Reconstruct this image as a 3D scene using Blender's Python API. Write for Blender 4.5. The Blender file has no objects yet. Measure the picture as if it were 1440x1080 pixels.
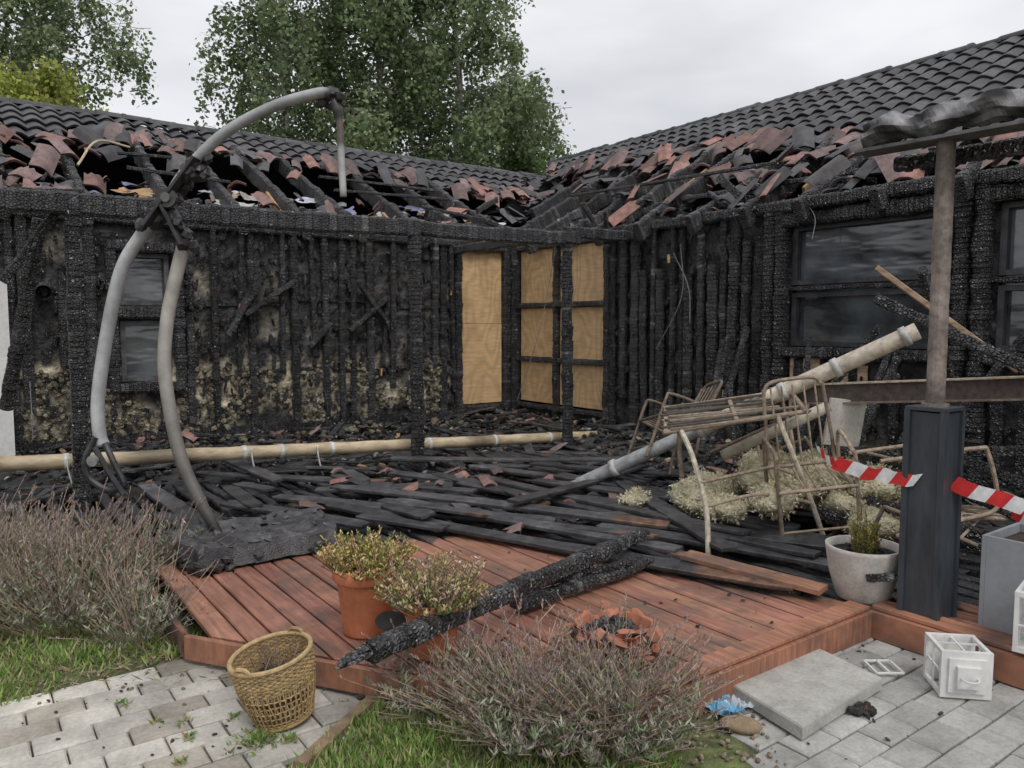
import bpy, math, random
import numpy as np
from mathutils import Vector, Matrix, noise
random.seed(7); rng=np.random.default_rng(7)
U=random.uniform
def V3(*a): return Vector(a)
# survey frame: metres forward / right of the tripod station -> world (house-aligned) metres
def S(f,l,z=0.0): return Vector((-6.92+.588*f+.809*l,-9.44+.809*f-.588*l,z))
def inv(x,y):
    dx=x+6.92; dy=y+9.44
    return .588*dx+.809*dy, .809*dx-.588*dy
def NZ(x,y,z=0,s=1.0): return noise.noise(Vector((x*s,y*s,z*s)))
def sst(a,b,x):
    t=max(0,min(1,(x-a)/(b-a))); return t*t*(3-2*t)

# ---------------------------------------------------------------- materials
def mk(name,col=(.5,.5,.5),attr=False,rough=.6,metal=0.0,n1=None,n2=None,bump=None,spec=.5,rn=0.0,trans=0.0):
    m=bpy.data.materials.new(name); m.use_nodes=True; nt=m.node_tree; N=nt.nodes; L=nt.links
    b=N['Principled BSDF']; b.inputs['Roughness'].default_value=rough; b.inputs['Metallic'].default_value=metal
    b.inputs['Specular IOR Level'].default_value=spec
    tc=N.new('ShaderNodeTexCoord'); co=tc.outputs['Object']
    if attr:
        a=N.new('ShaderNodeVertexColor'); a.layer_name='Col'; cur=a.outputs['Color']
    else:
        a=N.new('ShaderNodeRGB'); a.outputs[0].default_value=(*col,1); cur=a.outputs[0]
    def mul(cur,scale,lo,hi,det=3,stretch=None):
        nn=N.new('ShaderNodeTexNoise'); nn.inputs['Scale'].default_value=scale; nn.inputs['Detail'].default_value=det
        nn.inputs['Roughness'].default_value=.65
        if stretch:
            mp=N.new('ShaderNodeMapping'); mp.inputs['Scale'].default_value=stretch; L.new(co,mp.inputs[0]); L.new(mp.outputs[0],nn.inputs['Vector'])
        else: L.new(co,nn.inputs['Vector'])
        mr=N.new('ShaderNodeMapRange'); mr.inputs[1].default_value=.3; mr.inputs[2].default_value=.7
        mr.inputs[3].default_value=lo; mr.inputs[4].default_value=hi; L.new(nn.outputs['Fac'],mr.inputs[0])
        vm=N.new('ShaderNodeVectorMath'); vm.operation='SCALE'; L.new(cur,vm.inputs[0]); L.new(mr.outputs[0],vm.inputs['Scale'])
        return vm.outputs[0],nn
    nn=None
    if n1: cur,nn=mul(cur,*n1)
    if n2: cur,_=mul(cur,*n2)
    L.new(cur,b.inputs['Base Color'])
    if rn and nn:
        mr=N.new('ShaderNodeMapRange'); mr.inputs[3].default_value=max(.05,rough-rn); mr.inputs[4].default_value=min(1,rough+rn)
        L.new(nn.outputs['Fac'],mr.inputs[0]); L.new(mr.outputs[0],b.inputs['Roughness'])
    if bump:
        kind,sc,st,dist=bump[:4]
        if kind=='v':
            t=N.new('ShaderNodeTexVoronoi'); t.feature='DISTANCE_TO_EDGE'; t.inputs['Scale'].default_value=sc; o=t.outputs['Distance']
            mr=N.new('ShaderNodeMapRange'); mr.inputs[1].default_value=0; mr.inputs[2].default_value=.25; L.new(o,mr.inputs[0]); o=mr.outputs[0]
        else:
            t=N.new('ShaderNodeTexNoise'); t.inputs['Scale'].default_value=sc; t.inputs['Detail'].default_value=3; o=t.outputs['Fac']
        L.new(co,t.inputs['Vector'])
        bp=N.new('ShaderNodeBump'); bp.inputs['Strength'].default_value=st; bp.inputs['Distance'].default_value=dist
        L.new(o,bp.inputs['Height']); L.new(bp.outputs[0],b.inputs['Normal'])
    if trans:
        tr=N.new('ShaderNodeBsdfTranslucent'); L.new(cur,tr.inputs[0]); mx=N.new('ShaderNodeMixShader'); mx.inputs[0].default_value=trans
        L.new(b.outputs[0],mx.inputs[1]); L.new(tr.outputs[0],mx.inputs[2]); L.new(mx.outputs[0],N['Material Output'].inputs[0])
    return m
M_char=mk('charred_wood',attr=True,rough=.36,n1=(14,.45,1.6),n2=(2.2,.45,1.6,2),bump=('v',44,1,.014),rn=.2,spec=.85)
M_plank=mk('charred_plank',attr=True,rough=.42,n1=(16,.5,1.6),n2=(2.5,.6,1.4,2),bump=('v',75,.5,.005),rn=.15,spec=.6)
M_soot=mk('sooty_wall',attr=True,rough=.75,n1=(9,.35,1.9,4),n2=(1.7,.5,1.6,2),bump=('n',18,.9,.04))
M_rubble=mk('ash_rubble',attr=True,rough=.85,n1=(30,.5,1.6),bump=('n',40,.8,.02))
M_tile=mk('roof_tile',attr=True,rough=.58,n1=(12,.6,1.4),n2=(1.3,.75,1.3,2),bump=('n',60,.35,.006),rn=.12)
def mk_ply():
    m=mk('plywood',(.66,.445,.235),rough=.6,n1=(5,.8,1.12,4,(1,1,5)),bump=('n',30,.15,.004)); nt=m.node_tree; N=nt.nodes; L=nt.links
    b=N['Principled BSDF']; src=b.inputs['Base Color'].links[0].from_socket; tc=[n for n in N if n.type=='TEX_COORD'][0]
    mp=N.new('ShaderNodeMapping'); mp.inputs['Scale'].default_value=(1.6,1.6,.75); L.new(tc.outputs['Object'],mp.inputs[0])
    n=N.new('ShaderNodeTexNoise'); n.inputs['Scale'].default_value=1.3; n.inputs['Detail'].default_value=1.5; L.new(mp.outputs[0],n.inputs['Vector'])
    a=N.new('ShaderNodeMath'); a.operation='MULTIPLY'; a.inputs[1].default_value=70; L.new(n.outputs['Fac'],a.inputs[0])
    s=N.new('ShaderNodeMath'); s.operation='SINE'; L.new(a.outputs[0],s.inputs[0])
    r=N.new('ShaderNodeMapRange'); r.inputs[1].default_value=-1; r.inputs[3].default_value=.84; r.inputs[4].default_value=1.05; L.new(s.outputs[0],r.inputs[0])
    v=N.new('ShaderNodeVectorMath'); v.operation='SCALE'; L.new(src,v.inputs[0]); L.new(r.outputs[0],v.inputs['Scale']); L.new(v.outputs[0],b.inputs['Base Color']); return m
M_ply=mk_ply()
M_metalp=mk('galvanised_pole',attr=True,rough=.5,metal=.1,n1=(7,.68,1.25,5),bump=('n',30,.2,.004))
M_rust=mk('rusty_steel',attr=True,rough=.7,metal=.1,n1=(25,.6,1.5),bump=('n',60,.3,.004))
M_pole=mk('bleached_pole',attr=True,rough=.6,n1=(6,.6,1.25,4,(1,3,3)),bump=('n',40,.2,.004))
M_paver=mk('concrete_paver',attr=True,rough=.85,n1=(5,.70,1.22,4),n2=(60,.85,1.15),bump=('n',90,.35,.004))
M_conc=mk('concrete',attr=True,rough=.85,n1=(9,.76,1.15,4),n2=(70,.85,1.15),bump=('n',60,.3,.004))
M_terra=mk('terracotta',attr=True,rough=.7,n1=(8,.78,1.15,4),n2=(40,.9,1.1),bump=('n',60,.15,.003))
M_leaf=mk('leaf',attr=True,rough=.6,trans=.4,spec=.3)
M_grass=mk('grass_blade',attr=True,rough=.6,trans=.3,spec=.3)
M_bark=mk('bark',attr=True,rough=.85,n1=(6,.4,1.6,3,(1,1,3)))
M_dry=mk('dry_plant',attr=True,rough=.8,spec=.2)
M_soil=mk('soil',attr=True,rough=.95,n1=(14,.5,1.6,4),n2=(2,.7,1.3,2),bump=('n',40,.8,.02))
M_white=mk('white_paint',(.74,.74,.72),rough=.45,n1=(6,.82,1.05,4),n2=(30,.9,1.03))
M_dark=mk('dark_cladding',(.042,.05,.06),rough=.42,n1=(5,.6,1.5,4,(3,3,.6)),bump=('n',30,.15,.004))
M_zinc=mk('grey_planter',(.30,.32,.34),rough=.6,n1=(3,.82,1.1,4),n2=(25,.93,1.05))
M_wick=mk('wicker',attr=True,rough=.65,n1=(40,.7,1.3))
M_cloth=mk('cloth',attr=True,rough=.8,n1=(20,.8,1.2),trans=.2)
M_wool=mk('mineral_wool',attr=True,rough=1,n1=(25,.65,1.3,4),n2=(5,.75,1.25,2),bump=('n',45,1,.05),spec=.1)
M_steel=mk('scorched_steel',attr=True,rough=.45,metal=.25,n1=(9,.55,1.5),n2=(2,.7,1.3,2),bump=('n',10,.4,.02),rn=.15)
def mk_deck():
    m=bpy.data.materials.new('deck_boards'); m.use_nodes=True; nt=m.node_tree; N=nt.nodes; L=nt.links; b=N['Principled BSDF']
    a=N.new('ShaderNodeVertexColor'); a.layer_name='Col'; tc=N.new('ShaderNodeTexCoord'); co=tc.outputs['Object']
    def noi(sc,st=None,det=3):
        n=N.new('ShaderNodeTexNoise'); n.inputs['Scale'].default_value=sc; n.inputs['Detail'].default_value=det; n.inputs['Roughness'].default_value=.62
        if st:
            mp=N.new('ShaderNodeMapping'); mp.inputs['Scale'].default_value=st; L.new(co,mp.inputs[0]); L.new(mp.outputs[0],n.inputs['Vector'])
        else: L.new(co,n.inputs['Vector'])
        return n.outputs['Fac']
    def mr(x,a0,a1,b0,b1):
        n=N.new('ShaderNodeMapRange'); L.new(x,n.inputs[0])
        for i,v in enumerate((a0,a1,b0,b1)): n.inputs[i+1].default_value=v
        return n.outputs[0]
    def sc(c,f):
        v=N.new('ShaderNodeVectorMath'); v.operation='SCALE'; L.new(c,v.inputs[0]); L.new(f,v.inputs['Scale']); return v.outputs[0]
    wood=sc(a.outputs['Color'],mr(noi(5,(9,.7,1),4),.3,.7,.62,1.3)); wood=sc(wood,mr(noi(1.6),.35,.65,.75,1.2))
    st=N.new('ShaderNodeMixRGB'); L.new(mr(noi(3.1,None,5),.49,.63,0,.75),st.inputs[0]); L.new(wood,st.inputs[1]); st.inputs[2].default_value=(.12,.085,.07,1)
    ch=N.new('ShaderNodeRGB'); ch.outputs[0].default_value=(.038,.038,.042,1); chc=sc(ch.outputs[0],mr(noi(12),.3,.7,.35,1.9))
    ad=N.new('ShaderNodeMath'); ad.operation='ADD'; L.new(a.outputs['Alpha'],ad.inputs[0]); L.new(mr(noi(7),.3,.7,-.35,.35),ad.inputs[1])
    f=mr(ad.outputs[0],.3,.7,0,1)
    mx=N.new('ShaderNodeMixRGB'); L.new(f,mx.inputs[0]); L.new(st.outputs[0],mx.inputs[1]); L.new(chc,mx.inputs[2]); L.new(mx.outputs[0],b.inputs['Base Color'])
    L.new(mr(noi(9),.3,.7,.38,.68),b.inputs['Roughness'])
    v=N.new('ShaderNodeTexVoronoi'); v.feature='DISTANCE_TO_EDGE'; v.inputs['Scale'].default_value=55; L.new(co,v.inputs['Vector'])
    vm=N.new('ShaderNodeMath'); vm.operation='MULTIPLY'; L.new(mr(v.outputs['Distance'],0,.25,0,1),vm.inputs[0]); L.new(f,vm.inputs[1])
    bp=N.new('ShaderNodeBump'); bp.inputs['Strength'].default_value=.6; bp.inputs['Distance'].default_value=.006; L.new(vm.outputs[0],bp.inputs['Height']); L.new(bp.outputs[0],b.inputs['Normal'])
    return m
M_deck=mk_deck()
def mk_film(name,c0,c1,rough):
    m=bpy.data.materials.new(name); m.use_nodes=True; nt=m.node_tree; N=nt.nodes; L=nt.links; b=N['Principled BSDF']
    tc=N.new('ShaderNodeTexCoord'); n=N.new('ShaderNodeTexNoise'); n.inputs['Scale'].default_value=1.7; n.inputs['Detail'].default_value=5; L.new(tc.outputs['Object'],n.inputs['Vector'])
    r=N.new('ShaderNodeValToRGB'); r.color_ramp.elements[0].position=.40; r.color_ramp.elements[0].color=(*c0,1); r.color_ramp.elements[1].position=.64; r.color_ramp.elements[1].color=(*c1,1)
    L.new(n.outputs['Fac'],r.inputs[0]); L.new(r.outputs[0],b.inputs['Base Color']); b.inputs['Roughness'].default_value=rough; b.inputs['Specular IOR Level'].default_value=1.0
    w=N.new('ShaderNodeTexNoise'); w.inputs['Scale'].default_value=2.2; w.inputs['Detail'].default_value=2
    mp=N.new('ShaderNodeMapping'); mp.inputs['Scale'].default_value=(.8,.8,3); L.new(tc.outputs['Object'],mp.inputs[0]); L.new(mp.outputs[0],w.inputs['Vector'])
    bp=N.new('ShaderNodeBump'); bp.inputs['Strength'].default_value=.3; bp.inputs['Distance'].default_value=.03; L.new(w.outputs['Fac'],bp.inputs['Height']); L.new(bp.outputs[0],b.inputs['Normal'])
    return m
M_film=mk_film('window_film',(.02,.024,.028),(.12,.135,.15),.1)
M_glass=mk_film('sooty_glass',(.025,.028,.032),(.11,.12,.13),.1)

# ---------------------------------------------------------------- mesh builder
class MB:
    def __init__(s): s.v=[];s.f=[];s.c=[];s.m=[]
    def add(s,vs,fs,col,mat=0):
        o=len(s.v); s.v.extend([tuple(x) for x in vs]); s.f.extend([tuple(i+o for i in f) for f in fs]); s.m.extend([mat]*len(fs))
        if isinstance(col,list): s.c.extend(col)
        else:
            c=tuple(col)+((1.0,) if len(col)==3 else ()); s.c.extend([c]*len(vs))
    def build(s,name,mats,parent=None,smooth=False,loc=None):
        me=bpy.data.meshes.new(name)
        me.from_pydata(s.v,[],s.f)
        if not isinstance(mats,(list,tuple)): mats=[mats]
        for m in mats: me.materials.append(m)
        a=me.color_attributes.new('Col','FLOAT_COLOR','POINT')
        a.data.foreach_set('color',np.array([c if len(c)==4 else (*c,1) for c in s.c],dtype=np.float32).ravel())
        me.polygons.foreach_set('material_index',s.m)
        if smooth: me.polygons.foreach_set('use_smooth',[True]*len(s.f))
        me.update(); ob=bpy.data.objects.new(name,me); bpy.context.collection.objects.link(ob)
        if parent: ob.parent=parent
        return ob
def EMP(name):
    e=bpy.data.objects.new(name,None); e.empty_display_size=.2; bpy.context.collection.objects.link(e); return e
BF=[(0,3,2,1),(4,5,6,7),(0,1,5,4),(1,2,6,5),(2,3,7,6),(3,0,4,7)]
def box(mb,a,b,col,mat=0):
    x0,y0,z0=a;x1,y1,z1=b
    mb.add([(x0,y0,z0),(x1,y0,z0),(x1,y1,z0),(x0,y1,z0),(x0,y0,z1),(x1,y0,z1),(x1,y1,z1),(x0,y1,z1)],BF,col,mat)
def frame(d,up=None):
    d=d.normalized(); up=up or Vector((0,0,1))
    if abs(d.dot(up))>.97: up=Vector((1,0,0)) if abs(d.x)<.9 else Vector((0,1,0))
    s=d.cross(up).normalized(); return d,s,s.cross(d).normalized()
def bar(mb,p0,p1,w,h,col,mat=0,up=None,bev=.12):
    p0=Vector(p0);p1=Vector(p1);d,s,u=frame(p1-p0,up); b=min(w,h)*bev
    pr=[(-w/2+b,-h/2),(w/2-b,-h/2),(w/2,-h/2+b),(w/2,h/2-b),(w/2-b,h/2),(-w/2+b,h/2),(-w/2,h/2-b),(-w/2,-h/2+b)]
    vs=[p+s*a+u*c for p in (p0,p1) for a,c in pr]; fs=[(i,(i+1)%8,8+(i+1)%8,8+i) for i in range(8)]+[tuple(range(7,-1,-1)),tuple(range(8,16))]
    mb.add(vs,fs,col,mat)
def cbeam(mb,p0,p1,w,h,up=None,seg=.042,jit=1.0,base=.030,bow=.0,mat=0,taper=False,gr=.92):
    """alligator-charred beam: slightly bulging blocks between cross cracks"""
    p0=Vector(p0);p1=Vector(p1);D=p1-p0;Ln=D.length;d,s,u=frame(D,up)
    n=max(2,int(Ln/seg)); rings=[];cols=[]; b=min(w,h)*.2; ph=U(0,99)
    for i in range(n):
        t0=i/n; sc=1+(U(-.06,.06)+.18*NZ(i*.23,ph,1))*jit; ox=(U(-.03,.03)+.11*NZ(i*.15,ph,5))*w*jit; oy=(U(-.03,.03)+.11*NZ(i*.15,ph,9))*h*jit
        g=base*U(.6,1.6)*(1+.6*NZ(i*.12,ph,3))
        if random.random()<.05: g*=2.4
        bl=g*U(1.0,1.12)
        for (tt,k) in ((.0,gr),(.16,1.0),(.84,1.0)):
            rings.append((t0+tt/n,sc*k,ox,oy)); cols.append((g*.3,g*.3,g*.3,1) if k<1 else (g,g,bl,1))
    rings.append((1.0,.7,0,0)); cols.append((base*.5,)*3+(1,))
    vs=[];cc=[]
    for (t,k,ox,oy),c in zip(rings,cols):
        c0=p0+D*t+s*ox+u*(oy+bow*math.sin(t*math.pi))
        kk=k*(1-.45*sst(.8,1,t)*taper)
        w2=w/2*kk;h2=h/2*kk
        for a,e in ((-w2+b,-h2),(w2-b,-h2),(w2,-h2+b),(w2,h2-b),(w2-b,h2),(-w2+b,h2),(-w2,h2-b),(-w2,-h2+b)):
            vs.append(c0+s*(a+U(-.002,.002)*jit)+u*(e+U(-.002,.002)*jit)); cc.append(c)
    fs=[]
    for r in range(len(rings)-1):
        for i in range(8): fs.append((r*8+i,r*8+(i+1)%8,(r+1)*8+(i+1)%8,(r+1)*8+i))
    fs.append(tuple(range(7,-1,-1))); L=len(rings)-1; fs.append(tuple(L*8+i for i in range(8)))
    mb.add(vs,fs,cc,mat)
def plank(mb,p0,p1,w,h,bow=0):
    """flat charred deck board with nibbled edges, split ends and a slight twist"""
    p0=Vector(p0);p1=Vector(p1);D=p1-p0;n=max(6,int(D.length/.07));d,s,u=frame(D); ph=U(0,99); g0=U(.035,.07); tw=U(-.25,.25); vs=[];cc=[]; brown=random.random()<.25
    for i in range(n+1):
        t=i/n; c=p0+D*t+u*bow*math.sin(math.pi*t); a=tw*t+.1*NZ(t*3,ph,1); ss=s*math.cos(a)+u*math.sin(a); uu=u*math.cos(a)-s*math.sin(a)
        e=.30*(1-sst(0,.05,t)*sst(1,.95,t)); wl=w/2*(1+.16*NZ(i*.5,ph,3)-e*U(.2,1)); wr=w/2*(1+.16*NZ(i*.5,ph,7)-e*U(.2,1)); g=g0*(1+.7*NZ(i*.35,ph,9))*U(.8,1.2); q=(g,g,g*1.07,1)
        if brown and t>.86: q=(.14,.075,.05,1)
        dk=(g*.4,g*.4,g*.4,1)
        for aa,ee,cl in ((-wl,-h/2,dk),(-wl,h/2-.004,q),(-wl+.006,h/2,q),(0,h/2-.0015,q),(wr-.006,h/2,q),(wr,h/2-.004,q),(wr,-h/2,dk)): vs.append(c+ss*aa+uu*ee); cc.append(cl)
    fs=[(r*7+k,r*7+(k+1)%7,(r+1)*7+(k+1)%7,(r+1)*7+k) for r in range(n) for k in range(7)]+[tuple(range(6,-1,-1)),tuple(n*7+k for k in range(7))]
    mb.add(vs,fs,cc)
def cat(pts,n=6):
    P=[Vector(p) for p in pts]; P=[P[0]*2-P[1]]+P+[P[-1]*2-P[-2]]; out=[]
    for i in range(1,len(P)-2):
        for k in range(n):
            t=k/n; a,b,c,d=P[i-1:i+3]
            out.append(.5*((2*b)+(c-a)*t+(2*a-5*b+4*c-d)*t*t+(3*b-a-3*c+d)*t**3))
    out.append(P[-2]); return out
def tube(mb,pts,r,col,n=10,mat=0,cap=True,closed=False,sq=1.0):
    P=[Vector(p) for p in pts]; m=len(P); R=r if callable(r) else (lambda t:r); C=col if callable(col) else (lambda t:col)
    vs=[];cc=[];up=None
    for i,p in enumerate(P):
        d=(P[(i+1)%m]-P[i-1]) if closed else (P[min(i+1,m-1)]-P[max(i-1,0)])
        if d.length<1e-7: d=Vector((0,0,1))
        d.normalize()
        if up is None:
            up=Vector((0,0,1)) if abs(d.z)<.9 else Vector((1,0,0))
        s=d.cross(up); s.normalize(); up=s.cross(d); up.normalize()
        t=i/max(1,m-1); rr=R(t); c=tuple(C(t)); c=c if len(c)==4 else (*c,1)
        for k in range(n):
            a=2*math.pi*k/n; vs.append(p+s*math.cos(a)*rr+up*math.sin(a)*rr*sq); cc.append(c)
    fs=[]; mm=m if closed else m-1
    for i in range(mm):
        j=(i+1)%m
        for k in range(n): fs.append((i*n+k,i*n+(k+1)%n,j*n+(k+1)%n,j*n+k))
    if cap and not closed: fs.append(tuple(range(n-1,-1,-1))); fs.append(tuple((m-1)*n+k for k in range(n)))
    mb.add(vs,fs,cc,mat)
def lathe(mb,c,prof,col,n=40,mat=0,T=None,jit=0):
    c=Vector(c);vs=[]
    for r,z in prof:
        for k in range(n):
            a=2*math.pi*k/n; rr=r*(1+jit*NZ(math.cos(a)*2,math.sin(a)*2,z*9)); v=Vector((rr*math.cos(a),rr*math.sin(a),z)); 
            if T: v=T@v
            vs.append(c+v)
    fs=[(i*n+k,i*n+(k+1)%n,(i+1)*n+(k+1)%n,(i+1)*n+k) for i in range(len(prof)-1) for k in range(n)]
    mb.add(vs,fs,col,mat)
def chunk(mb,p,sx,sy,sz,col,mat=0,rot=None):
    p=Vector(p); M=rot or (Matrix.Rotation(U(0,6.28),3,'Z')@Matrix.Rotation(U(-.6,.6),3,'X')@Matrix.Rotation(U(-.6,.6),3,'Y'))
    vs=[]
    for z in (-1,0,1):
        for k in range(6):
            a=k*math.pi/3; q=(.62 if z else 1)*U(.7,1.15); vs.append(p+M@Vector((math.cos(a)*q*sx,math.sin(a)*q*sy,z*sz*U(.7,1.1))))
    fs=[(r*6+k,r*6+(k+1)%6,(r+1)*6+(k+1)%6,(r+1)*6+k) for r in (0,1) for k in range(6)]+[(5,4,3,2,1,0),(12,13,14,15,16,17)]
    mb.add(vs,fs,col,mat)
def leaves(name,C,Dr,size,width,cols,mat,parent=None):
    n=len(C); C=np.asarray(C,float); Dr=np.asarray(Dr,float); Dr/=np.linalg.norm(Dr,axis=1,keepdims=True)+1e-9
    r=rng.normal(size=(n,3)); s=np.cross(Dr,r); s/=np.linalg.norm(s,axis=1,keepdims=True)+1e-9
    L=np.asarray(size).reshape(-1,1)*np.ones((n,1)); W=L*width
    v=np.stack([C,C+Dr*L*.45+s*W*.5,C+Dr*L,C+Dr*L*.45-s*W*.5],1).reshape(-1,3)
    me=bpy.data.meshes.new(name); me.vertices.add(4*n); me.vertices.foreach_set('co',v.ravel()); me.loops.add(4*n); me.loops.foreach_set('vertex_index',np.arange(4*n,dtype=np.int32))
    me.polygons.add(n); me.polygons.foreach_set('loop_start',np.arange(0,4*n,4,dtype=np.int32)); me.polygons.foreach_set('loop_total',np.full(n,4,dtype=np.int32)); me.update(calc_edges=True)
    me.materials.append(mat); a=me.color_attributes.new('Col','FLOAT_COLOR','POINT'); cc=np.ones((n,4),np.float32); cc[:,:3]=cols; a.data.foreach_set('color',np.repeat(cc,4,0).ravel())
    ob=bpy.data.objects.new(name,me); bpy.context.collection.objects.link(ob)
    if parent: ob.parent=parent
    return ob

# ---------------------------------------------------------------- GROUND
PL=[(3.2,-3.4),(3.08,-2.12),(3.64,-1.49),(3.32,-.56),(2.98,-.62),(2.6,-.78),(1.6,-.95),(1.0,-3.4)]
PR=[(3.12,.84),(3.95,1.7),(3.95,4.2),(1.0,4.2),(1.0,.8),(2.64,.93)]
def inside(poly,x,y):
    c=False;j=len(poly)-1
    for i in range(len(poly)):
        a,b=poly[i],poly[j]
        if (a[1]>y)!=(b[1]>y) and x<(b[0]-a[0])*(y-a[1])/(b[1]-a[1])+a[0]: c=not c
        j=i
    return c
def build_ground():
    mb=MB()
    xs=[-400,-120,-40,-20]+[-12+i*.14 for i in range(86)]+[4,20,60,150,400]; ys=[-400,-100,-40,-20]+[-13+i*.14 for i in range(100)]+[4,20,60,150,400]
    vs=[];cc=[]
    for y in ys:
        for x in xs:
            f,l=inv(x,y); g=NZ(x,y,3,.8)
            if inside(PL,f,l) or inside(PR,f,l): z=-.03;c=(.085,.072,.05)
            else:
                z=-.012+.015*NZ(x,y,1,3); c=(.13,.11,.07) if g>-.1 else (.10,.12,.045)
                if f>9: c=(.05,.08,.025)
            vs.append((x,y,z)); cc.append((*c,1))
    m=len(xs); fs=[(j*m+i,j*m+i+1,(j+1)*m+i+1,(j+1)*m+i) for j in range(len(ys)-1) for i in range(m-1)]
    mb.add(vs,fs,cc); mb.build('ground',M_soil,smooth=True)
    mb=MB(); W,D=.21,.14; g=.007
    for j in range(-10,75):
        for i in range(-50,60):
            cx=-9.9+i*W*1+(j%2)*W*.5; cy=-11.6+j*D; f,l=inv(cx,cy)
            a=inside(PL,f,l); b=inside(PR,f,l)
            if not(a or b): continue
            z=U(-.004,.004)+.012*NZ(cx,cy,0,1.2); tx=U(-.012,.012);ty=U(-.014,.014)
            k=U(.80,1.15)*(1+.35*NZ(cx,cy,5,1.5)); base=(.48,.46,.41) if a else (.38,.375,.355)
            if a and random.random()<.25: base=(.36,.33,.28)
            if a: k*=1-.35*sst(3.15,3.55,f+.3*NZ(cx,cy,2,3))
            if random.random()<.1: k*=.78
            col=tuple(c*k for c in base); w2=W/2-g/2;d2=D/2-g/2;vs=[]
            for (ins,zz) in ((0,-.06),(0,-.008),(.008,0)):
                for sx,sy in((-1,-1),(1,-1),(1,1),(-1,1)):
                    vs.append((cx+sx*(w2-ins),cy+sy*(d2-ins),z+zz+sx*tx*w2+sy*ty*d2))
            fs=[(r*4+q,r*4+(q+1)%4,(r+1)*4+(q+1)%4,(r+1)*4+q) for r in(0,1) for q in range(4)]+[(8,9,10,11)]
            mb.add(vs,fs,col)
    mb.build('paving',M_paver)
build_ground()

# ---------------------------------------------------------------- DECK
LB=[-9,-2.5,-2,-1.2,-.5,-.2,.2,.76,1.26,1.8,9]; FB=[4.6,4.6,4.5,4.75,5.05,5.35,5.0,4.45,4.05,3.75,3.4]
def char(x,y):
    f,l=inv(x,y); fb=np.interp(l,LB,FB); return sst(-.18,.25,f-fb+.25*NZ(x,y,2,2.5)) 
def deck_min(x):
    if x<-6.08: return -3.75
    if x<-4.96: return -5.7+(x+6.08)*(-1.72/1.12)
    if x<-3.2: return -7.42
    return -11.0
def build_deck():
    e=EMP('wooden_deck'); mb=MB(); bw=.116; x=-7.6
    while x<-.05:
        xa,xb=x+.006,x+bw; xm=(xa+xb)/2; ya,yb=deck_min(xa),deck_min(xb)
        if abs(ya-yb)>.6: ya=yb=min(ya,yb) if xm>-3.3 else max(ya,yb)
        tone=U(.78,1.15); br=(.35*tone,.165*tone*U(.93,1.07),.112*tone)
        yend=-2.0+U(-.3,.3); n=int((yend-max(ya,yb))/.06); dz0=U(-.004,.004); rows=[]
        for i in range(n+1):
            t=i/n; a=ya+(yend-ya)*t; b=yb+(yend-yb)*t; c=char(xm,(a+b)/2); 
            burn=c*sst(-5.2,-3.5,(a+b)/2)
            dz=dz0+c*.02*NZ(xm*7,a*3,1)-burn*.05*max(0,NZ(xm*3,a*1.2,7)); sh=c*.013*(1+NZ(xm*9,a*9,3))*1.2
            gap=c>.8 and NZ(xm*5,a*1.1,11)>.27
            rows.append((a,b,dz,sh,c,gap))
        vs=[];cc=[];fs=[]
        for a,b,dz,sh,c,gap in rows:
            z=.14+dz
            for xx,yy,zz in ((xa+sh,a,z-.027),(xa+sh,a,z-.006),(xa+sh+.006,a,z),(xb-sh-.006,b,z),(xb-sh,b,z-.006),(xb-sh,b,z-.027)):
                vs.append((xx,yy,zz)); cc.append((*br,c))
        for r in range(len(rows)-1):
            if rows[r][5]: continue
            for k in range(5): fs.append((r*6+k,r*6+k+1,(r+1)*6+k+1,(r+1)*6+k))
        fs.append((0,1,2,3,4,5)); mb.add(vs,fs,cc); x+=bw+.006
    mb.build('boards',M_deck,e)
    mb=MB(); br=(.34,.15,.09,0)
    def trim(p,q,z0,z1,th=.028,c=br): 
        bar(mb,(p[0],p[1],(z0+z1)/2),(q[0],q[1],(z0+z1)/2),th,z1-z0,c)
    trim((-4.98,-7.44),(-3.2,-7.44),.0,.135); trim((-3.215,-7.44),(-3.215,-11),.0,.139); trim((-6.1,-5.72),(-4.97,-7.455),.02,.135); trim((-6.1,-5.7),(-6.1,-3.75),.02,.135,c=(.3,.13,.08,.5))
    bar(mb,(-3.14,-7.44,.152),(-3.14,-11,.152),.13,.022,(.38,.18,.11,0)); bar(mb,(-4.9,-7.38,.148),(-3.22,-7.38,.148),.11,.018,(.37,.17,.105,0))
    mb.build('fascia',M_deck,e)
    mb=MB()
    for yy in [-7.0+i*.6 for i in range(11)]:
        cbeam(mb,(-6.0 if yy>-5.6 else -5.0,yy,.055),(-.3,yy,.055),.05,.1)
    mb.build('joists',M_char,e)
    mb=MB(); bar(mb,S(2.62,-.76,.0),S(3.3,-.52,.0),.05,.06,(.24,.17,.11)); mb.build('timber_edging',M_bark)
build_deck()

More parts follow.
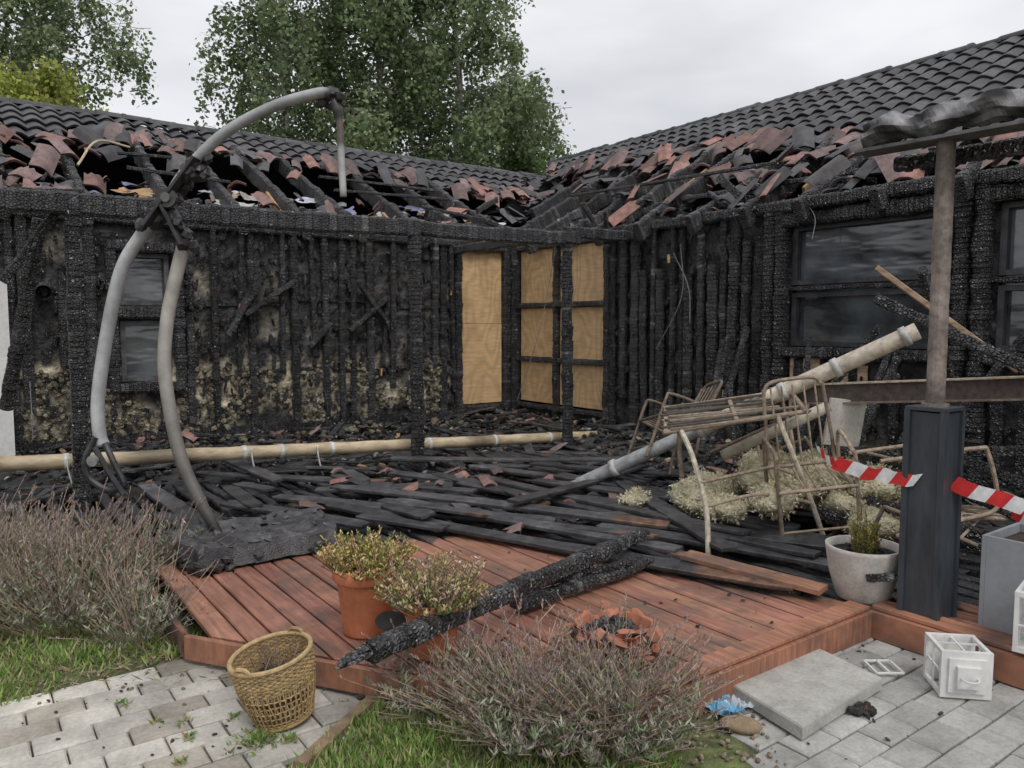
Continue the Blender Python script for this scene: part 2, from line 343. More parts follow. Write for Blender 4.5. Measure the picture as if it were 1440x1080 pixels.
# ---------------------------------------------------------------- HOUSE
house=EMP('burnt_house')
ZE=2.74; ZL=4.70; ZR=5.08; RD=4.0
def build_house():
    mb=MB()
    def panel(p0,p1,z0,z1,nrm):
        p0=Vector(p0);p1=Vector(p1);Ln=(p1-p0).length; nu=max(1,int(Ln/.07)); nz=max(1,int((z1-z0)/.07)); vs=[];cc=[]
        nr=Vector(nrm)
        for j in range(nz+1):
            for i in range(nu+1):
                p=p0.lerp(p1,i/nu); z=z0+(z1-z0)*j/nz; q=Vector((p.x,p.y,z)); k=NZ(p.x*1.7,p.y*1.7,z*1.7+3); k2=NZ(p.x*6,p.y*6,z*6)
                q+=nr*(.035*k2+.01+.015*NZ(p.x*14,p.y*14,z*14))
                g=.020+.03*max(0,k2+.2); c=(g,g,g*1.05)
                lowm=sst(1.3,1.0,z)*sst(.2,.5,z)*sst(-.25,.05,k+.3*k2+.2) if p.x<-1.2 and abs(p.y)<.5 else sst(1.3,1.0,z)*sst(.1,.35,k)*.6
                if p.x<-1.2: lowm=max(lowm,.35*sst(.15,.4,NZ(p.x*2.3,5,z*2.3)))
                w=(.27+.2*k2,.24+.17*k2,.18+.12*k2); c=tuple(max(.01,a+(b-a)*lowm) for a,b in zip(c,w))
                vs.append(q); cc.append((*c,1))
        m=nu+1; fs=[(j*m+i,j*m+i+1,(j+1)*m+i+1,(j+1)*m+i) for j in range(nz) for i in range(nu)]
        mb.add(vs,fs,cc)
    N1=(0,-1,0);N2=(-1,0,0)
    opsL=[(-8.2,-6.47,.1,2.05),(-5.42,-4.9,.95,1.62),(-5.42,-4.9,1.8,2.38),(-1.0,-.27,.42,2.66)]
    xs=sorted(set([-15,0]+[o[0] for o in opsL]+[o[1] for o in opsL]))
    for x0,x1 in zip(xs,xs[1:]):
        hs=sorted([(o[2],o[3]) for o in opsL if o[0]<=x0 and o[1]>=x1]); z=0
        for h in hs+[(2.8,2.8)]:
            if h[0]>z: panel((x0,0,0),(x1,0,0),z,h[0],N1)
            z=h[1]
    ops=[(-2.05,-.12,.42,2.70),(-6.2,-4.78,1.37,2.56),(-8.9,-6.68,1.37,2.56)]
    ys=sorted(set([-15,0]+[o[0] for o in ops]+[o[1] for o in ops]))
    for y0,y1 in zip(ys,ys[1:]):
        hs=sorted([(o[2],o[3]) for o in ops if o[0]<=y0 and o[1]>=y1]); z=0
        for h in hs+[(2.8,2.8)]:
            if h[0]>z: panel((0,y1,0),(0,y0,0),z,h[0],N2)
            z=h[1]
    mb.build('walls',M_soot,house)
    mb=MB(); k=(.03,.03,.03)
    box(mb,(-15,7.8,0),(8,8,2.5),k); box(mb,(7.8,-15,0),(8,7.78,2.5),k); box(mb,(-15.2,0,0),(-15.0,8,2.7),k); box(mb,(0,-15.2,0),(8,-15.0,2.7),k)
    box(mb,(-15,.1,2.55),(7.7,7.7,2.61),(.035,.035,.035)); box(mb,(.1,-15,2.545),(7.7,.08,2.605),(.035,.035,.035))
    mb.build('rear_walls_and_ceiling',M_soot,house)
    mb=MB()
    for x in (-7.6,-7.1,-6.42,-6.3,-5.98,-5.7,-4.7,-4.42,-4.15,-3.98,-3.62,-3.45,-3.2,-3.05,-2.84,-2.68,-2.42,-2.25,-2.1,-1.83,-1.7,-1.45,-1.3,-1.12):
        z0=.2 if random.random()<.55 else U(.3,1.3); z1=2.7 if random.random()<.8 else U(1.6,2.3); y=-.05-U(0,.02)
        full=(z0==.2 and z1==2.7); dr=.02 if full else .07
        cbeam(mb,(x,y,z0),(x+U(-dr,dr),y-(0 if full else U(0,.04)),z1),U(.05,.11),U(.05,.10),up=Vector((0,1,0)),base=U(.022,.042))
    for z in (.98,1.9): 
        for a,b in ((-6.5,-5.6),(-4.75,-3.6),(-3.5,-2.2),(-2.1,-1.1)):
            if random.random()<.8: cbeam(mb,(a,-.03,z+U(-.1,.1)),(b,-.03,z+U(-.1,.1)),.04,.05)
    for a,b in (((-4.3,-.14,1.45),(-3.85,-.16,2.2)),((-4.1,-.15,1.7),(-3.5,-.14,2.1)),((-2.75,-.12,1.5),(-2.2,-.14,1.95)),((-2.6,-.12,2.1),(-2.2,-.12,1.6)),((-3.3,-.12,1.3),(-3.0,-.12,1.6)),((-4.25,-.16,1.5),(-4.05,-.16,1.95))): cbeam(mb,a,b,.09,.06,base=.045)
    cbeam(mb,(-15,-.06,2.72),(0,-.06,2.73),.12,.1); cbeam(mb,(-15,-.03,.32),(-1,-.03,.3),.06,.12)
    for a,b in (((-5.5,-.08,.86),(-5.5,-.08,2.46)),((-4.82,-.08,.86),(-4.82,-.08,2.46)),((-5.54,-.09,.88),(-4.78,-.09,.88)),((-5.54,-.09,1.71),(-4.78,-.09,1.71)),((-5.54,-.09,2.44),(-4.78,-.09,2.44))): cbeam(mb,a,b,.12,.11,base=.04)
    for a,b in (((-1.06,-.07,.25),(-1.06,-.07,2.74)),((-.22,-.07,.25),(-.22,-.07,2.74)),((-1.1,-.08,2.69),(-.2,-.08,2.69)),((-1.1,-.08,.36),(-.2,-.08,.36)),((-.12,-.12,.25),(-.12,-.12,2.76))): cbeam(mb,a,b,.12,.1)
    X=-.07
    for y in (-.14,-1.07,-2.1): cbeam(mb,(X,y,.25),(X,y,2.74),.09,.09)
    for z in (.4,1.08,1.86,2.70): cbeam(mb,(X,-.1,z),(X,-2.12,z),.08,.07)
    y=-2.2
    while y>-4.45:
        w=U(.05,.13); z0=.2 if random.random()<.65 else U(.3,1.0); z1=2.72 if random.random()<.75 else U(2.0,2.6)
        cbeam(mb,(-.05-U(0,.04),y,z0),(-.05-U(0,.05),y+U(-.04,.04),z1),U(.04,.08),w,up=Vector((0,1,0)),base=U(.022,.042)); y-=w+U(.01,.10)
    for y in (-4.56,-4.7,-6.28,-6.42,-6.58,-9.0): cbeam(mb,(-.09,y,.1),(-.09,y,2.76),.14,.13,up=Vector((0,1,0)))
    for a,b in ((-4.72,-6.25),(-6.6,-9)):
        cbeam(mb,(-.1,a,2.62),(-.1,b,2.62),.12,.13); cbeam(mb,(-.1,a,1.31),(-.1,b,1.31),.12,.1); cbeam(mb,(-.06,a,1.94),(-.06,b,1.94),.05,.045)
        cbeam(mb,(-.13,a,2.76),(-.13,b,2.78),.1,.12)
    y=-4.9
    while y>-9: cbeam(mb,(-.06,y,.2),(-.06,y,1.28),.05,U(.05,.1),up=Vector((0,1,0))); y-=U(.18,.4)
    cbeam(mb,(-.08,-2,2.76),(-.08,-15,2.78),.12,.12)
    mb.build('charred_studs',M_char,house)
    mb=MB()
    def okL(x,z): return not any(a-.05<x<b+.05 and c-.05<z<d+.05 for a,b,c,d in opsL)
    def okR(y,z): return not any(a-.05<y<b+.05 and c-.05<z<d+.05 for a,b,c,d in ops)
    for i in range(1900):
        s=U(.015,.055); g=U(.012,.045)*(2.5 if random.random()<.08 else 1)
        if random.random()<.62:
            x,z=U(-7.2,-1.1),U(.3,2.7)
            if not okL(x,z): continue
            chunk(mb,(x,-.035-U(0,.04),z),s*U(.4,1),s*U(.7,2.2),s*.4,(g,g,g*1.08),rot=Matrix.Rotation(math.pi/2+U(-.3,.3),3,'X')@Matrix.Rotation(U(-.3,.3),3,'Z'))
        else:
            y,z=U(-9,-2.1),U(.3,2.7)
            if not okR(y,z): continue
            chunk(mb,(-.035-U(0,.04),y,z),s*U(.7,2.2),s*U(.4,1),s*.4,(g,g,g*1.08),rot=Matrix.Rotation(math.pi/2+U(-.3,.3),3,'Y')@Matrix.Rotation(U(-.3,.3),3,'Z'))
    mb.build('blistered_char',M_char,house)
    mb=MB()
    for i in range(1500):
        x=U(-6.35,-1.3); z=.35+U(0,1)**1.3*.75
        if not okL(x,z) or NZ(x*1.7,0,z*1.7+3)<-.28: continue
        s=U(.012,.04); k=U(.4,1.25); chunk(mb,(x,-.03-U(0,.03),z),s*U(.8,1.6),s,s*.6,(.28*k,.25*k,.185*k),rot=Matrix.Rotation(math.pi/2+U(-.5,.5),3,'X')@Matrix.Rotation(U(0,6),3,'Z'))
    mb.build('exposed_insulation',M_wool,house)
    mb=MB()
    box(mb,(-.99,-.035,.43),(-.28,-.02,1.6),(1,1,1)); box(mb,(-.985,-.031,1.606),(-.28,-.018,2.65),(1,1,1))
    for a,b in ((-.2,-1.02),(-1.12,-2.04)):
        for z0,z1 in ((.46,1.04),(1.12,1.82),(1.9,2.66)): box(mb,(-.035,b,z0),(-.02,a,z1),(1,1,1))
    mb.build('plywood_boarding',M_ply,house)
    mb=MB(); box(mb,(.04,-6.2,1.36),(.05,-4.78,2.57),(1,1,1)); box(mb,(.04,-8.9,1.36),(.05,-6.68,2.57),(1,1,1)); mb.build('window_film',M_film,house)
    mb=MB(); box(mb,(-5.43,.05,.94),(-4.89,.06,2.4),(1,1,1)); mb.build('window_panes',M_glass,house)
    mb=MB(); g=(.09,.09,.095)
    for z0,z1 in ((.95,1.62),(1.8,2.38)):
        for a,b in (((-5.42,-.02,z0),(-5.37,.045,z1)),((-4.95,-.02,z0),(-4.90,.045,z1)),((-5.369,-.02,z0),(-4.951,.045,z0+.05)),((-5.369,-.02,z1-.05),(-4.951,.045,z1))): box(mb,a,b,g)
    for y0,y1 in ((-6.2,-4.78),(-8.9,-6.68)):
        for z0,z1 in ((1.37,1.9),(1.98,2.56)):
            for a,b in (((-.03,y0,z0),(.035,y0+.05,z1)),((-.03,y1-.05,z0),(.035,y1,z1)),((-.03,y0+.051,z0),(.035,y1-.051,z0+.045)),((-.03,y0+.051,z1-.045),(.035,y1-.051,z1))): box(mb,a,b,(.05,.05,.055))
    mb.build('window_frames',M_steel,house)
    mb=MB(); box(mb,(-8.2,.0,.1),(-6.47,.04,2.05),(1,1,1)); box(mb,(-6.60,-.24,.12),(-6.46,-.002,2.03),(1,1,1)); mb.build('white_door',M_white,house)
    mb=MB(); tube(mb,[(-6.15,.0,1.93),(-6.15,-.25,1.91)],.075,(.06,.06,.06),16,cap=False); mb.build('vent_pipe',M_steel,house)
    mb=MB()
    for x,z,h in ((-4.42,1.35,.25),(-4.15,1.75,.08),(-2.3,.9,.1),(-1.2,2.0,.06)): bar(mb,V3(x,-.1,z),V3(x+.01,-.1,z+h),.025,.015,(.45,.22,.10))
    for y,z,h in ((-4.0,.95,.2),(-4.02,.75,.12),(-3.2,2.3,.1)): bar(mb,V3(-.12,y,z),V3(-.12,y+.01,z+h),.03,.02,(.5,.33,.16))
    box(mb,(-.06,-5.2,.7),(-.05,-4.8,1.25),(.5,.36,.22)); box(mb,(-.06,-5.62,.5),(-.052,-5.3,1.2),(.42,.3,.2))
    mb.build('unburnt_wood_scraps',M_bark,house)
build_house()

# roof
def slopeL(x,s,n=0):
    a=math.atan2(ZL-ZE,RD); return Vector((x,RD*s-math.sin(a)*n,ZE+(ZL-ZE)*s+math.cos(a)*n))
def slopeR(y,s,n=0):
    a=math.atan2(ZR-ZE,RD); return Vector((RD*s-math.sin(a)*n,y,ZE+(ZR-ZE)*s+math.cos(a)*n))
TW=.245
def tile(mb,o,u,s,n,col,w=TW,l=.42,brk=0,hh=.055):
    k=8; k0=0;k1=k
    if brk>0: k0=random.randint(0,2);k1=random.randint(6,k)
    prof=[]
    for i in range(k0,k1+1):
        t=i/k; h=hh*(math.sin(math.pi*t)**1.25); prof.append(((t-.5)*(w+.004),h))
    la=l*(U(.5,1) if brk else 1); vs=[];cc=[]; c4=(*col,1); dk=tuple(x*.35 for x in col)+(1,)
    for q,(b,dn,c) in enumerate(((.012,-.034,dk),(0,-.002,c4),(.02,.004,c4),(la,0,c4))):
        for i,(a,h) in enumerate(prof):
            j=(U(-.05,.05) if brk and q==3 else 0)
            vs.append(o+u*a+s*(b+j)+n*(h+dn)); cc.append(c)
    m=len(prof); fs=[(r*m+i,r*m+i+1,(r+1)*m+i+1,(r+1)*m+i) for r in (0,1,2) for i in range(m-1)]
    mb.add(vs,fs,cc)
def reds():
    k=U(.55,1.35); return random.choice([(.21*k,.12*k,.105*k),(.19*k,.125*k,.12*k),(.25*k,.13*k,.105*k),(.14*k,.10*k,.095*k),(.07*k,.065*k,.067*k)])
def darks():
    k=U(.6,1.4); return (.062*k,.062*k,.068*k)
def s0L(x): return float(np.interp(x,[-9,-6,-5,-3,-1,1,3],[.60,.60,.66,.68,.64,.60,.7]))
def s0R(y): return float(np.interp(y,[-9,-7,-5,-3.5,-2,-.5,2],[.10,.12,.24,.42,.54,.62,.75]))
def build_roof():
    mi=MB(); mr=MB()
    for side in (0,1):
        H=(ZL if not side else ZR)-ZE; SL=math.hypot(RD,H); fn=slopeL if not side else slopeR
        sd=(fn(0,1)-fn(0,0)).normalized(); u=Vector((1,0,0)) if not side else Vector((0,-1,0)); n=u.cross(sd).normalized()
        if n.z<0: n=-n
        ex=.335; rows=int(SL/ex)
        for r in range(rows+1):
            s=(SL-(rows-r+1)*ex)/SL
            for i in range(-60,20):
                a=i*TW
                lim=s*RD
                if a>lim or a<-14.5: continue
                s0=(s0L(a) if not side else s0R(a))+.09*NZ(a*1.3,side*9,1)
                corner=max(0,1-abs(a-lim)/1.3)*(1 if s<.85 else .3)
                if s>s0:
                    tl=.02; jit=.004+.05*corner*random.random()
                    if random.random()<corner*.35: continue
                    edge=1 if s-s0<.09 else 0
                    if edge and random.random()<.15: continue
                    sag=-.09*max(0,NZ(a*.8,s*3,side*5))*sst(.4,.0,s-s0)
                    o=fn(a+U(-jit,jit),s-edge*U(0,.03),.05+U(0,jit)+sag); tt=tl*(1+6*corner+4*edge)
                    nn=(n+u*U(-tt,tt)).normalized(); ss=(sd+u*U(-tt,tt)-n*.10).normalized()
                    tile(mi,o+n*.035,u,ss,nn,darks() if not(edge and random.random()<.3) else reds())
                else:
                    pr=np.interp(s0-s,[0,.08,.18,.28,.5],[.95,.6,.2,.05,.03])
                    if not side and a<-5.4: pr=max(pr,.5)
                    if side and a<-3.9: pr=max(pr,.5)
                    for rep in range(2):
                        if random.random()<pr*(1 if rep==0 else .4):
                            R=Matrix.Rotation(U(-.7,.7),3,n)@Matrix.Rotation(U(-.45,.45),3,u)@Matrix.Rotation(U(-.5,.5),3,sd)
                            o=fn(a+U(-.1,.1),max(0.0,s+U(-.05,.03)),.06+U(0,.12))
                            c=reds() if random.random()<.8 else darks()
                            tile(mr,o,R@u,R@sd,R@n,c,brk=random.random()<.6)
    for i in range(150):
        s=U(.2,.98); a=s*RD+random.gauss(0,.5)
        p=V3(a,s*RD,0) if random.random()<.5 else V3(s*RD,a,0)
        p.x=max(p.x,-1)
        h=max(0,min(1,max(p.x,p.y)/RD if min(p.x,p.y)<0 else min(p.x,p.y)/RD+.05)); p.z=ZE+ (ZL-ZE)*h+U(.0,.14)
        R=Matrix.Rotation(U(0,6.28),3,'Z')@Matrix.Rotation(U(-.7,.7),3,'X')@Matrix.Rotation(U(-.5,.5),3,'Y')
        tile(mr,p,R@V3(1,0,0),R@V3(0,1,0),R@V3(0,0,1),darks() if random.random()<.85 else reds(),brk=1)
    for i in range(210):
        if i<110: p=slopeL(U(-6.8,0),U(.0,.3),U(.0,.08))
        else: p=slopeR(U(-8,-.5),U(.0,.22),U(.0,.10))
        R=Matrix.Rotation(U(0,6.28),3,'Z')@Matrix.Rotation(U(-.9,.9),3,'X')
        tile(mr,p,R@V3(1,0,0),R@V3(0,1,0),R@V3(0,0,1),reds(),w=U(.08,.18),l=U(.1,.2),brk=1,hh=.03)
    mi.build('roof_tiles',M_tile,house); mr.build('broken_roof_tiles',M_tile,house)
    mb=MB()
    for side in (0,1):
        a=-14.5
        while a<3.9:
            L=.40; jz=U(-.015,.015); vs=[];k=9
            for q,(aa,rad) in enumerate(((a,.13),(a+.05,.13),(a+.051,.118),(a+L,.112))):
                for i in range(k):
                    th=math.pi*i/(k-1); b=math.cos(th)*rad; z=math.sin(th)*rad*.75
                    vs.append((aa,RD+b,ZL+.05+z+jz) if not side else (RD+b,aa,ZR+.05+z+jz))
            fs=[(q*k+i,q*k+i+1,(q+1)*k+i+1,(q+1)*k+i) for q in range(3) for i in range(k-1)]+[tuple(range(k))]
            mb.add(vs,fs,darks()); a+=.365
    mb.build('ridge_caps',M_tile,house)
    mb=MB(); k=(.02,.02,.02)
    for side in (0,1):
        fn=slopeL if not side else slopeR; s0f=s0L if not side else s0R
        a=-15
        while a<3.8:
            b=a+.3; q=s0f(a)+.08+.05*NZ(a*2,side,1)
            q=max(q,a/RD)
            if q<1: mb.add([fn(a,q,-.05),fn(b,q,-.05),fn(b,1,-.05),fn(a,1,-.05)],[(0,1,2,3)],k)
            a=b
    mb.add([(-15,4,ZL),(4,4,ZL),(8.3,8.3,2.4),(-15,8.3,2.4)],[(0,1,2,3)],(.05,.05,.055)); mb.add([(4,-15,ZR),(4,4,ZR),(8.3,8.3,2.4),(8.3,-15,2.4)],[(0,1,2,3)],(.05,.05,.055))
    mb.build('roof_underlay',M_tile,house)
    mb=MB(); 
    x=-9.05
    while x<.6:
        s1=s0L(x)+.06; cbeam(mb,slopeL(x,max(-.04,x/RD+.1),.08),slopeL(x+U(-.1,.1),s1,.06),.095,.22,seg=.06,base=.045,bow=U(-.09,.02)); x+=U(.72,.92)
    y=-11
    while y<.8:
        s1=s0R(y)+.06; cbeam(mb,slopeR(y,max(-.06,y/RD+.05),.08),slopeR(y+U(-.1,.1),s1,.06),.095,.22,seg=.06,base=.045,bow=U(-.09,.02)); y+=U(.58,.8)
    for s in (.30,.44): 
        for (a,b) in ((-9,-6.3),(-5.1,-3.9),(-2.4,-.4)): cbeam(mb,slopeL(a,s,.2),slopeL(b,s+U(-.04,.04),.2),.05,.04,seg=.06)
    cbeam(mb,slopeR(-9,.06,.15),slopeR(-3,.1,.15),.05,.05,seg=.06); cbeam(mb,slopeR(-4,.22,.2),slopeR(0,.3,.2),.05,.04,seg=.06)
    for i in range(52):
        if i<18: p=V3(U(-1.0,1.0),U(-.6,1.6),U(2.82,3.3)); q=p+V3(U(-.9,.9),U(-.9,.9),U(-.2,.3))
        elif i<40: y=U(-8,-1.5); p=V3(U(-.25,.5),y,U(2.78,3.0)); q=p+V3(U(-.2,.6),U(-1,1),U(-.15,.3))
        else: xx=U(-6.5,-1); p=V3(xx,U(-.3,.8),U(2.78,3.0)); q=p+V3(U(-.8,.8),U(-.1,.6),U(-.1,.25))
        cbeam(mb,p,q,U(.03,.07),U(.03,.09))
    mb.build('charred_rafters',M_char,house)
    mb=MB()
    def sheet(p,w,h,col,R,amp=.05):
        n=7;vs=[]; ph=U(0,9)
        for j in range(n+1):
            for i in range(n+1):
                a=(i/n-.5)*w*(1+.4*NZ(j*.7,ph,1));b=(j/n-.5)*h*(1+.4*NZ(i*.7,ph,5)); vs.append(p+R@V3(a,b,amp*NZ(a*9+ph,b*9,2)))
        mb.add(vs,[(j*(n+1)+i,j*(n+1)+i+1,(j+1)*(n+1)+i+1,(j+1)*(n+1)+i) for j in range(n) for i in range(n)],col)
    for i in range(170):
        if i<115: p=slopeL(U(-6.8,.5),U(.0,.34),U(-.08,.05)); R=Matrix.Rotation(U(-.7,.7),3,'Z')@Matrix.Rotation(.45+U(-.3,.3),3,'X')
        else: p=slopeR(U(-6,.5),U(.02,.42),U(-.12,.04)); R=Matrix.Rotation(U(-.7,.7),3,'Z')@Matrix.Rotation(-.45+U(-.3,.3),3,'Y')
        c=random.choice([(.50,.52,.60),(.20,.21,.34),(.58,.58,.58),(.42,.27,.15),(.40,.30,.20),(.06,.06,.06),(.28,.28,.32),(.1,.1,.13),(.07,.07,.07),(.35,.33,.30)])
        sheet(p,U(.12,.5),U(.06,.28),c,R)
    for q in ((-3.45,.30),(-1.9,.2)): bar(mb,slopeL(q[0],.04,.02),slopeL(q[0]+.1,q[1],.02),.04,.12,(.42,.26,.13))
    for q in ((-2.4,.40),(-4.6,.25)): bar(mb,slopeR(q[0],.1,.0),slopeR(q[0]+.1,q[1],.0),.03,.11,(.38,.25,.13))
    tube(mb,cat([slopeL(-5.6,.35,.1),slopeL(-5.3,.5,.25),slopeL(-4.9,.52,.2)],6),.015,(.5,.42,.3),6)
    mb.build('torn_membrane_and_boards',M_conc,house)
build_roof()

def build_pergola():
    e=EMP('charred_pergola'); mb=MB()
    for x,y in ((-6.15,-2.6),(-3.13,-2.6),(-1.14,-2.6)): cbeam(mb,(x,y,.1),(x+U(-.03,.03),y,2.5),.115,.115)
    cbeam(mb,(-8.5,-2.6,2.52),(-3.1,-2.6,2.545),.1,.17,seg=.08,jit=.7,gr=.96,base=.042,bow=-.025); cbeam(mb,(-3.2,-2.6,2.55),(-1.0,-2.6,2.585),.1,.15,seg=.07,jit=1,gr=.95,base=.04,bow=-.02)
    cbeam(mb,(-1.12,-2.55,2.62),(-1.12,0,2.64),.08,.12); cbeam(mb,(-1.2,-2.6,2.64),(0,-2.6,2.66),.08,.13)
    cbeam(mb,(-6.2,-2.5,2.5),(-6.6,-2.5,1.9),.07,.07)
    cbeam(mb,(-6.75,-2.55,.1),(-6.75,-2.55,2.6),.12,.12)
    cbeam(mb,(-6.33,-2.4,2.4),(-6.6,-2.1,.9),.09,.09)
    for x in (-5.2,-4.3,-2.4,-1.8): cbeam(mb,(x,-2.62,2.60),(x+U(-.1,.1),-2.62+U(.15,.5),2.66),.05,.07)
    mb.build('posts_and_beams',M_char,e)
build_pergola()

def build_canopy():
    e=EMP('canopy_post'); P=S(3.72,2.06); x,y=P.x,P.y
    mb=MB(); w=.085
    box(mb,(x-w,y-w,.14),(x+w,y+w,1.16),(1,1,1)); 
    for sx in (-1,1):
        for sy in (-1,1): box(mb,(x+sx*w-.014,y+sy*w-.014,.14),(x+sx*w+.014,y+sy*w+.014,1.168),(1,1,1))
    box(mb,(x-w-.012,y-w-.012,1.169),(x+w+.012,y+w+.012,1.185),(1,1,1)); mb.build('dark_cladding',M_dark,e)
    mb=MB()
    def pc(t):
        k=.5+.9*NZ(t*9,1,1); b=sst(.6,1,t)+.6*sst(.15,0,t); return tuple(max(.02,(a*(1-.6*b))*(.6+.6*k)) for a in (.26,.215,.19))
    tube(mb,[(x,y,1.17+i*.05) for i in range(27)],lambda t:.041*(1.02+.03*math.sin(t*60)),pc,16); tube(mb,[(x,y,1.185),(x,y,1.2)],.06,(.2,.16,.14),16)
    mb.build('scorched_pipe',M_rust,e)
    e2=EMP('crumpled_gutter'); mb=MB(); n=220; m=16; vs=[];cc=[]
    for i in range(n+1):
        t=i/n; yy=y+.40-t*3.6; cz=2.55+.02*math.sin(t*11)+.03*NZ(t*20,0,0)-.05*t
        for k in range(m):
            a=2*math.pi*k/m; r=.066*(1+.5*NZ(t*26,math.cos(a)*1.5,math.sin(a)*1.5)+.22*NZ(t*90,math.cos(a)*2,math.sin(a)*2)); g=.13+.26*NZ(t*22,math.cos(a),4+math.sin(a)); g=max(.025,g)
            vs.append((x+.02+math.cos(a)*r*1.15+.06*NZ(t*9,3,1),yy,cz+math.sin(a)*r*.95)); cc.append((g,g*.98,g*1.0,1))
    fs=[(i*m+k,i*m+(k+1)%m,(i+1)*m+(k+1)%m,(i+1)*m+k) for i in range(n) for k in range(m)]+[tuple(range(m))]
    mb.add(vs,fs,cc)
    mb.build('gutter',M_steel,e2,smooth=False)
    mb=MB(); bar(mb,(x,y+.42,2.465),(x,y-2.5,2.435),.15,.018,(.10,.10,.10)); mb.build('lower_plate',M_steel,e2)
    mb=MB(); cbeam(mb,(x+.12,y+.3,2.40),(x+.12,y-3,2.38),.06,.08); cbeam(mb,(x+.1,y-.6,2.46),(0,y-.6,2.78),.07,.12); mb.build('canopy_rafters',M_char,e2)
build_canopy()

# ---------------------------------------------------------------- parasol frame
def build_parasol():
    e=EMP('cantilever_parasol_frame')
    A=lambda l,z,f=4.95: S(f,l,z)
    mb=MB()
    out=cat([A(-2.2,2.35),A(-2.36,2.15),A(-2.5,1.92),A(-2.61,1.5),A(-2.68,1.1),A(-2.68,.88),A(-2.66,.8)],8)
    tube(mb,out,.049,lambda t:tuple(c*(1.0-.55*sst(.25,0,t))*(1+.25*NZ(t*6,1,1)) for c in (.44,.45,.46)),14,sq=.8)
    inn=cat([A(-2.08,2.15,4.96),A(-2.16,1.9,4.98),A(-2.23,1.6,4.98),A(-2.25,1.25,4.97),A(-2.17,.75,4.96),A(-2.03,.42,4.94),A(-1.89,.16,4.93)],8)
    def ci(t):
        w=.5+.5*math.sin(t*9+1); k=.55*sst(.80,1,t)+.4*sst(.35,.6,t)*w; return tuple(max(.03,c*(1-k*1.5)*(1+.25*NZ(t*12,1,1))) for c in (.38,.36,.33))
    tube(mb,inn,lambda t:.052-.012*sst(.7,1,t),ci,14,sq=.8)
    up=cat([A(-2.2,2.33),A(-2.08,2.53),A(-1.82,2.78),A(-1.5,2.95),A(-1.22,3.03),A(-1.14,3.02)],8)
    tube(mb,up,.042,lambda t:tuple(c*(1-.85*sst(.25,.0,t)-.85*sst(.84,.97,t)) for c in (.36,.37,.38)),14,sq=.8)
    tube(mb,cat([A(-1.14,3.0,5.0),A(-1.10,2.9,5.0),A(-1.09,2.65,5.0),A(-1.08,2.4,5.0)],6),lambda t:.022 if t>.3 else .034,lambda t:(.05,.05,.05) if t<.35 else ((.13,.1,.09) if t<.6 else (.45,.45,.45)),10)
    mb.build('tubes',M_metalp,e,smooth=True)
    mb=MB(); bl=(.04,.04,.043)
    for off in (-.04,.04):
        bar(mb,A(-2.3,2.2,4.95+off),A(-1.97,2.62,4.95+off),.02,.15,bl,up=A(0,0,1)-A(0,0,0)); bar(mb,A(-2.2,2.35,4.95+off),A(-2.07,2.08,4.95+off),.02,.14,bl,up=A(0,0,1)-A(0,0,0))
    d=S(1,0)-S(0,0); c=A(-2.15,2.37,4.88)
    tube(mb,[c,c-d*.03],.06,(.07,.07,.07),18); tube(mb,[c-d*.03,c-d*.05],.03,(.14,.14,.14),14)
    c=A(-2.03,2.55,4.89); tube(mb,[c,c-d*.03],.035,(.08,.08,.08),14)
    for i in range(40): 
        t=U(0,1); l=-2.3+.33*t; z=2.2+.42*t
        if i>24: l,z=-2.2+.13*t,2.35-.27*t
        chunk(mb,A(l+U(-.05,.05),z+U(-.05,.05),4.95+U(-.05,.05)),.045,.045,.04,bl)
    for i in range(14): chunk(mb,A(-1.13+U(-.10,.04),3.02+U(-.05,.03),5.0+U(-.03,.03)),.04,.04,.03,(.05,.05,.05))
    tube(mb,cat([A(-2.68,.86,4.9),A(-2.74,.72,4.88),A(-2.72,.6,4.88),A(-2.6,.52,4.88),A(-2.5,.55,4.88),A(-2.55,.68,4.88),A(-2.62,.82,4.9)],5),.02,bl,8)
    tube(mb,cat([A(-2.66,.8,4.85),A(-2.58,.66,4.84),A(-2.47,.5,4.82)],5),.018,bl,8)
    c=A(-2.66,.72,4.84); tube(mb,[c,c-d*.03],.035,(.3,.3,.3),14)
    mb.build('joint_and_crank',M_steel,e)
    mb=MB(); n=34;vs=[];cc=[];fs=[]
    P=[Vector((-5.92,-4.2)),Vector((-5.86,-4.92)),Vector((-4.94,-4.86)),Vector((-4.80,-4.1))]
    def top(u,v):
        a=P[1].lerp(P[2],u);b=P[0].lerp(P[3],u);p=a.lerp(b,v); ed=min(u,1-u,v,1-v); w=NZ(p.x,p.y,2,6)
        p2=p+Vector((NZ(p.x,p.y,5,4),NZ(p.x,p.y,9,4)))*.06
        return p2,.14+.15*sst(-.01,.03,ed)*(.85+.2*w)-.03*sst(.12,.16,ed)+.008*NZ(p.x,p.y,1,20)
    for j in range(n+1):
        for i in range(n+1):
            p,z=top(i/n,j/n); g=.065*(1+.6*NZ(p.x,p.y,3,9)); vs.append((p.x,p.y,z)); cc.append((g,g,g*1.05,1))
    m=n+1; fs=[(j*m+i,j*m+i+1,(j+1)*m+i+1,(j+1)*m+i) for j in range(n) for i in range(n)]; mb.add(vs,fs,cc)
    for i in range(34): 
        t=U(0,1); p,z=top(t,0) if random.random()<.6 else top(0,t); chunk(mb,(p.x,p.y,.16+U(0,.05)),U(.02,.05),U(.02,.05),U(.015,.03),(.04,.04,.042))
    for i in range(50): p,z=top(U(.05,.95),U(.05,.95)); chunk(mb,(p.x,p.y,z+.003),U(.02,.06),U(.01,.04),U(.003,.01),tuple([U(.04,.13)]*3))
    mb.build('melted_base',M_plank,e)
build_parasol()

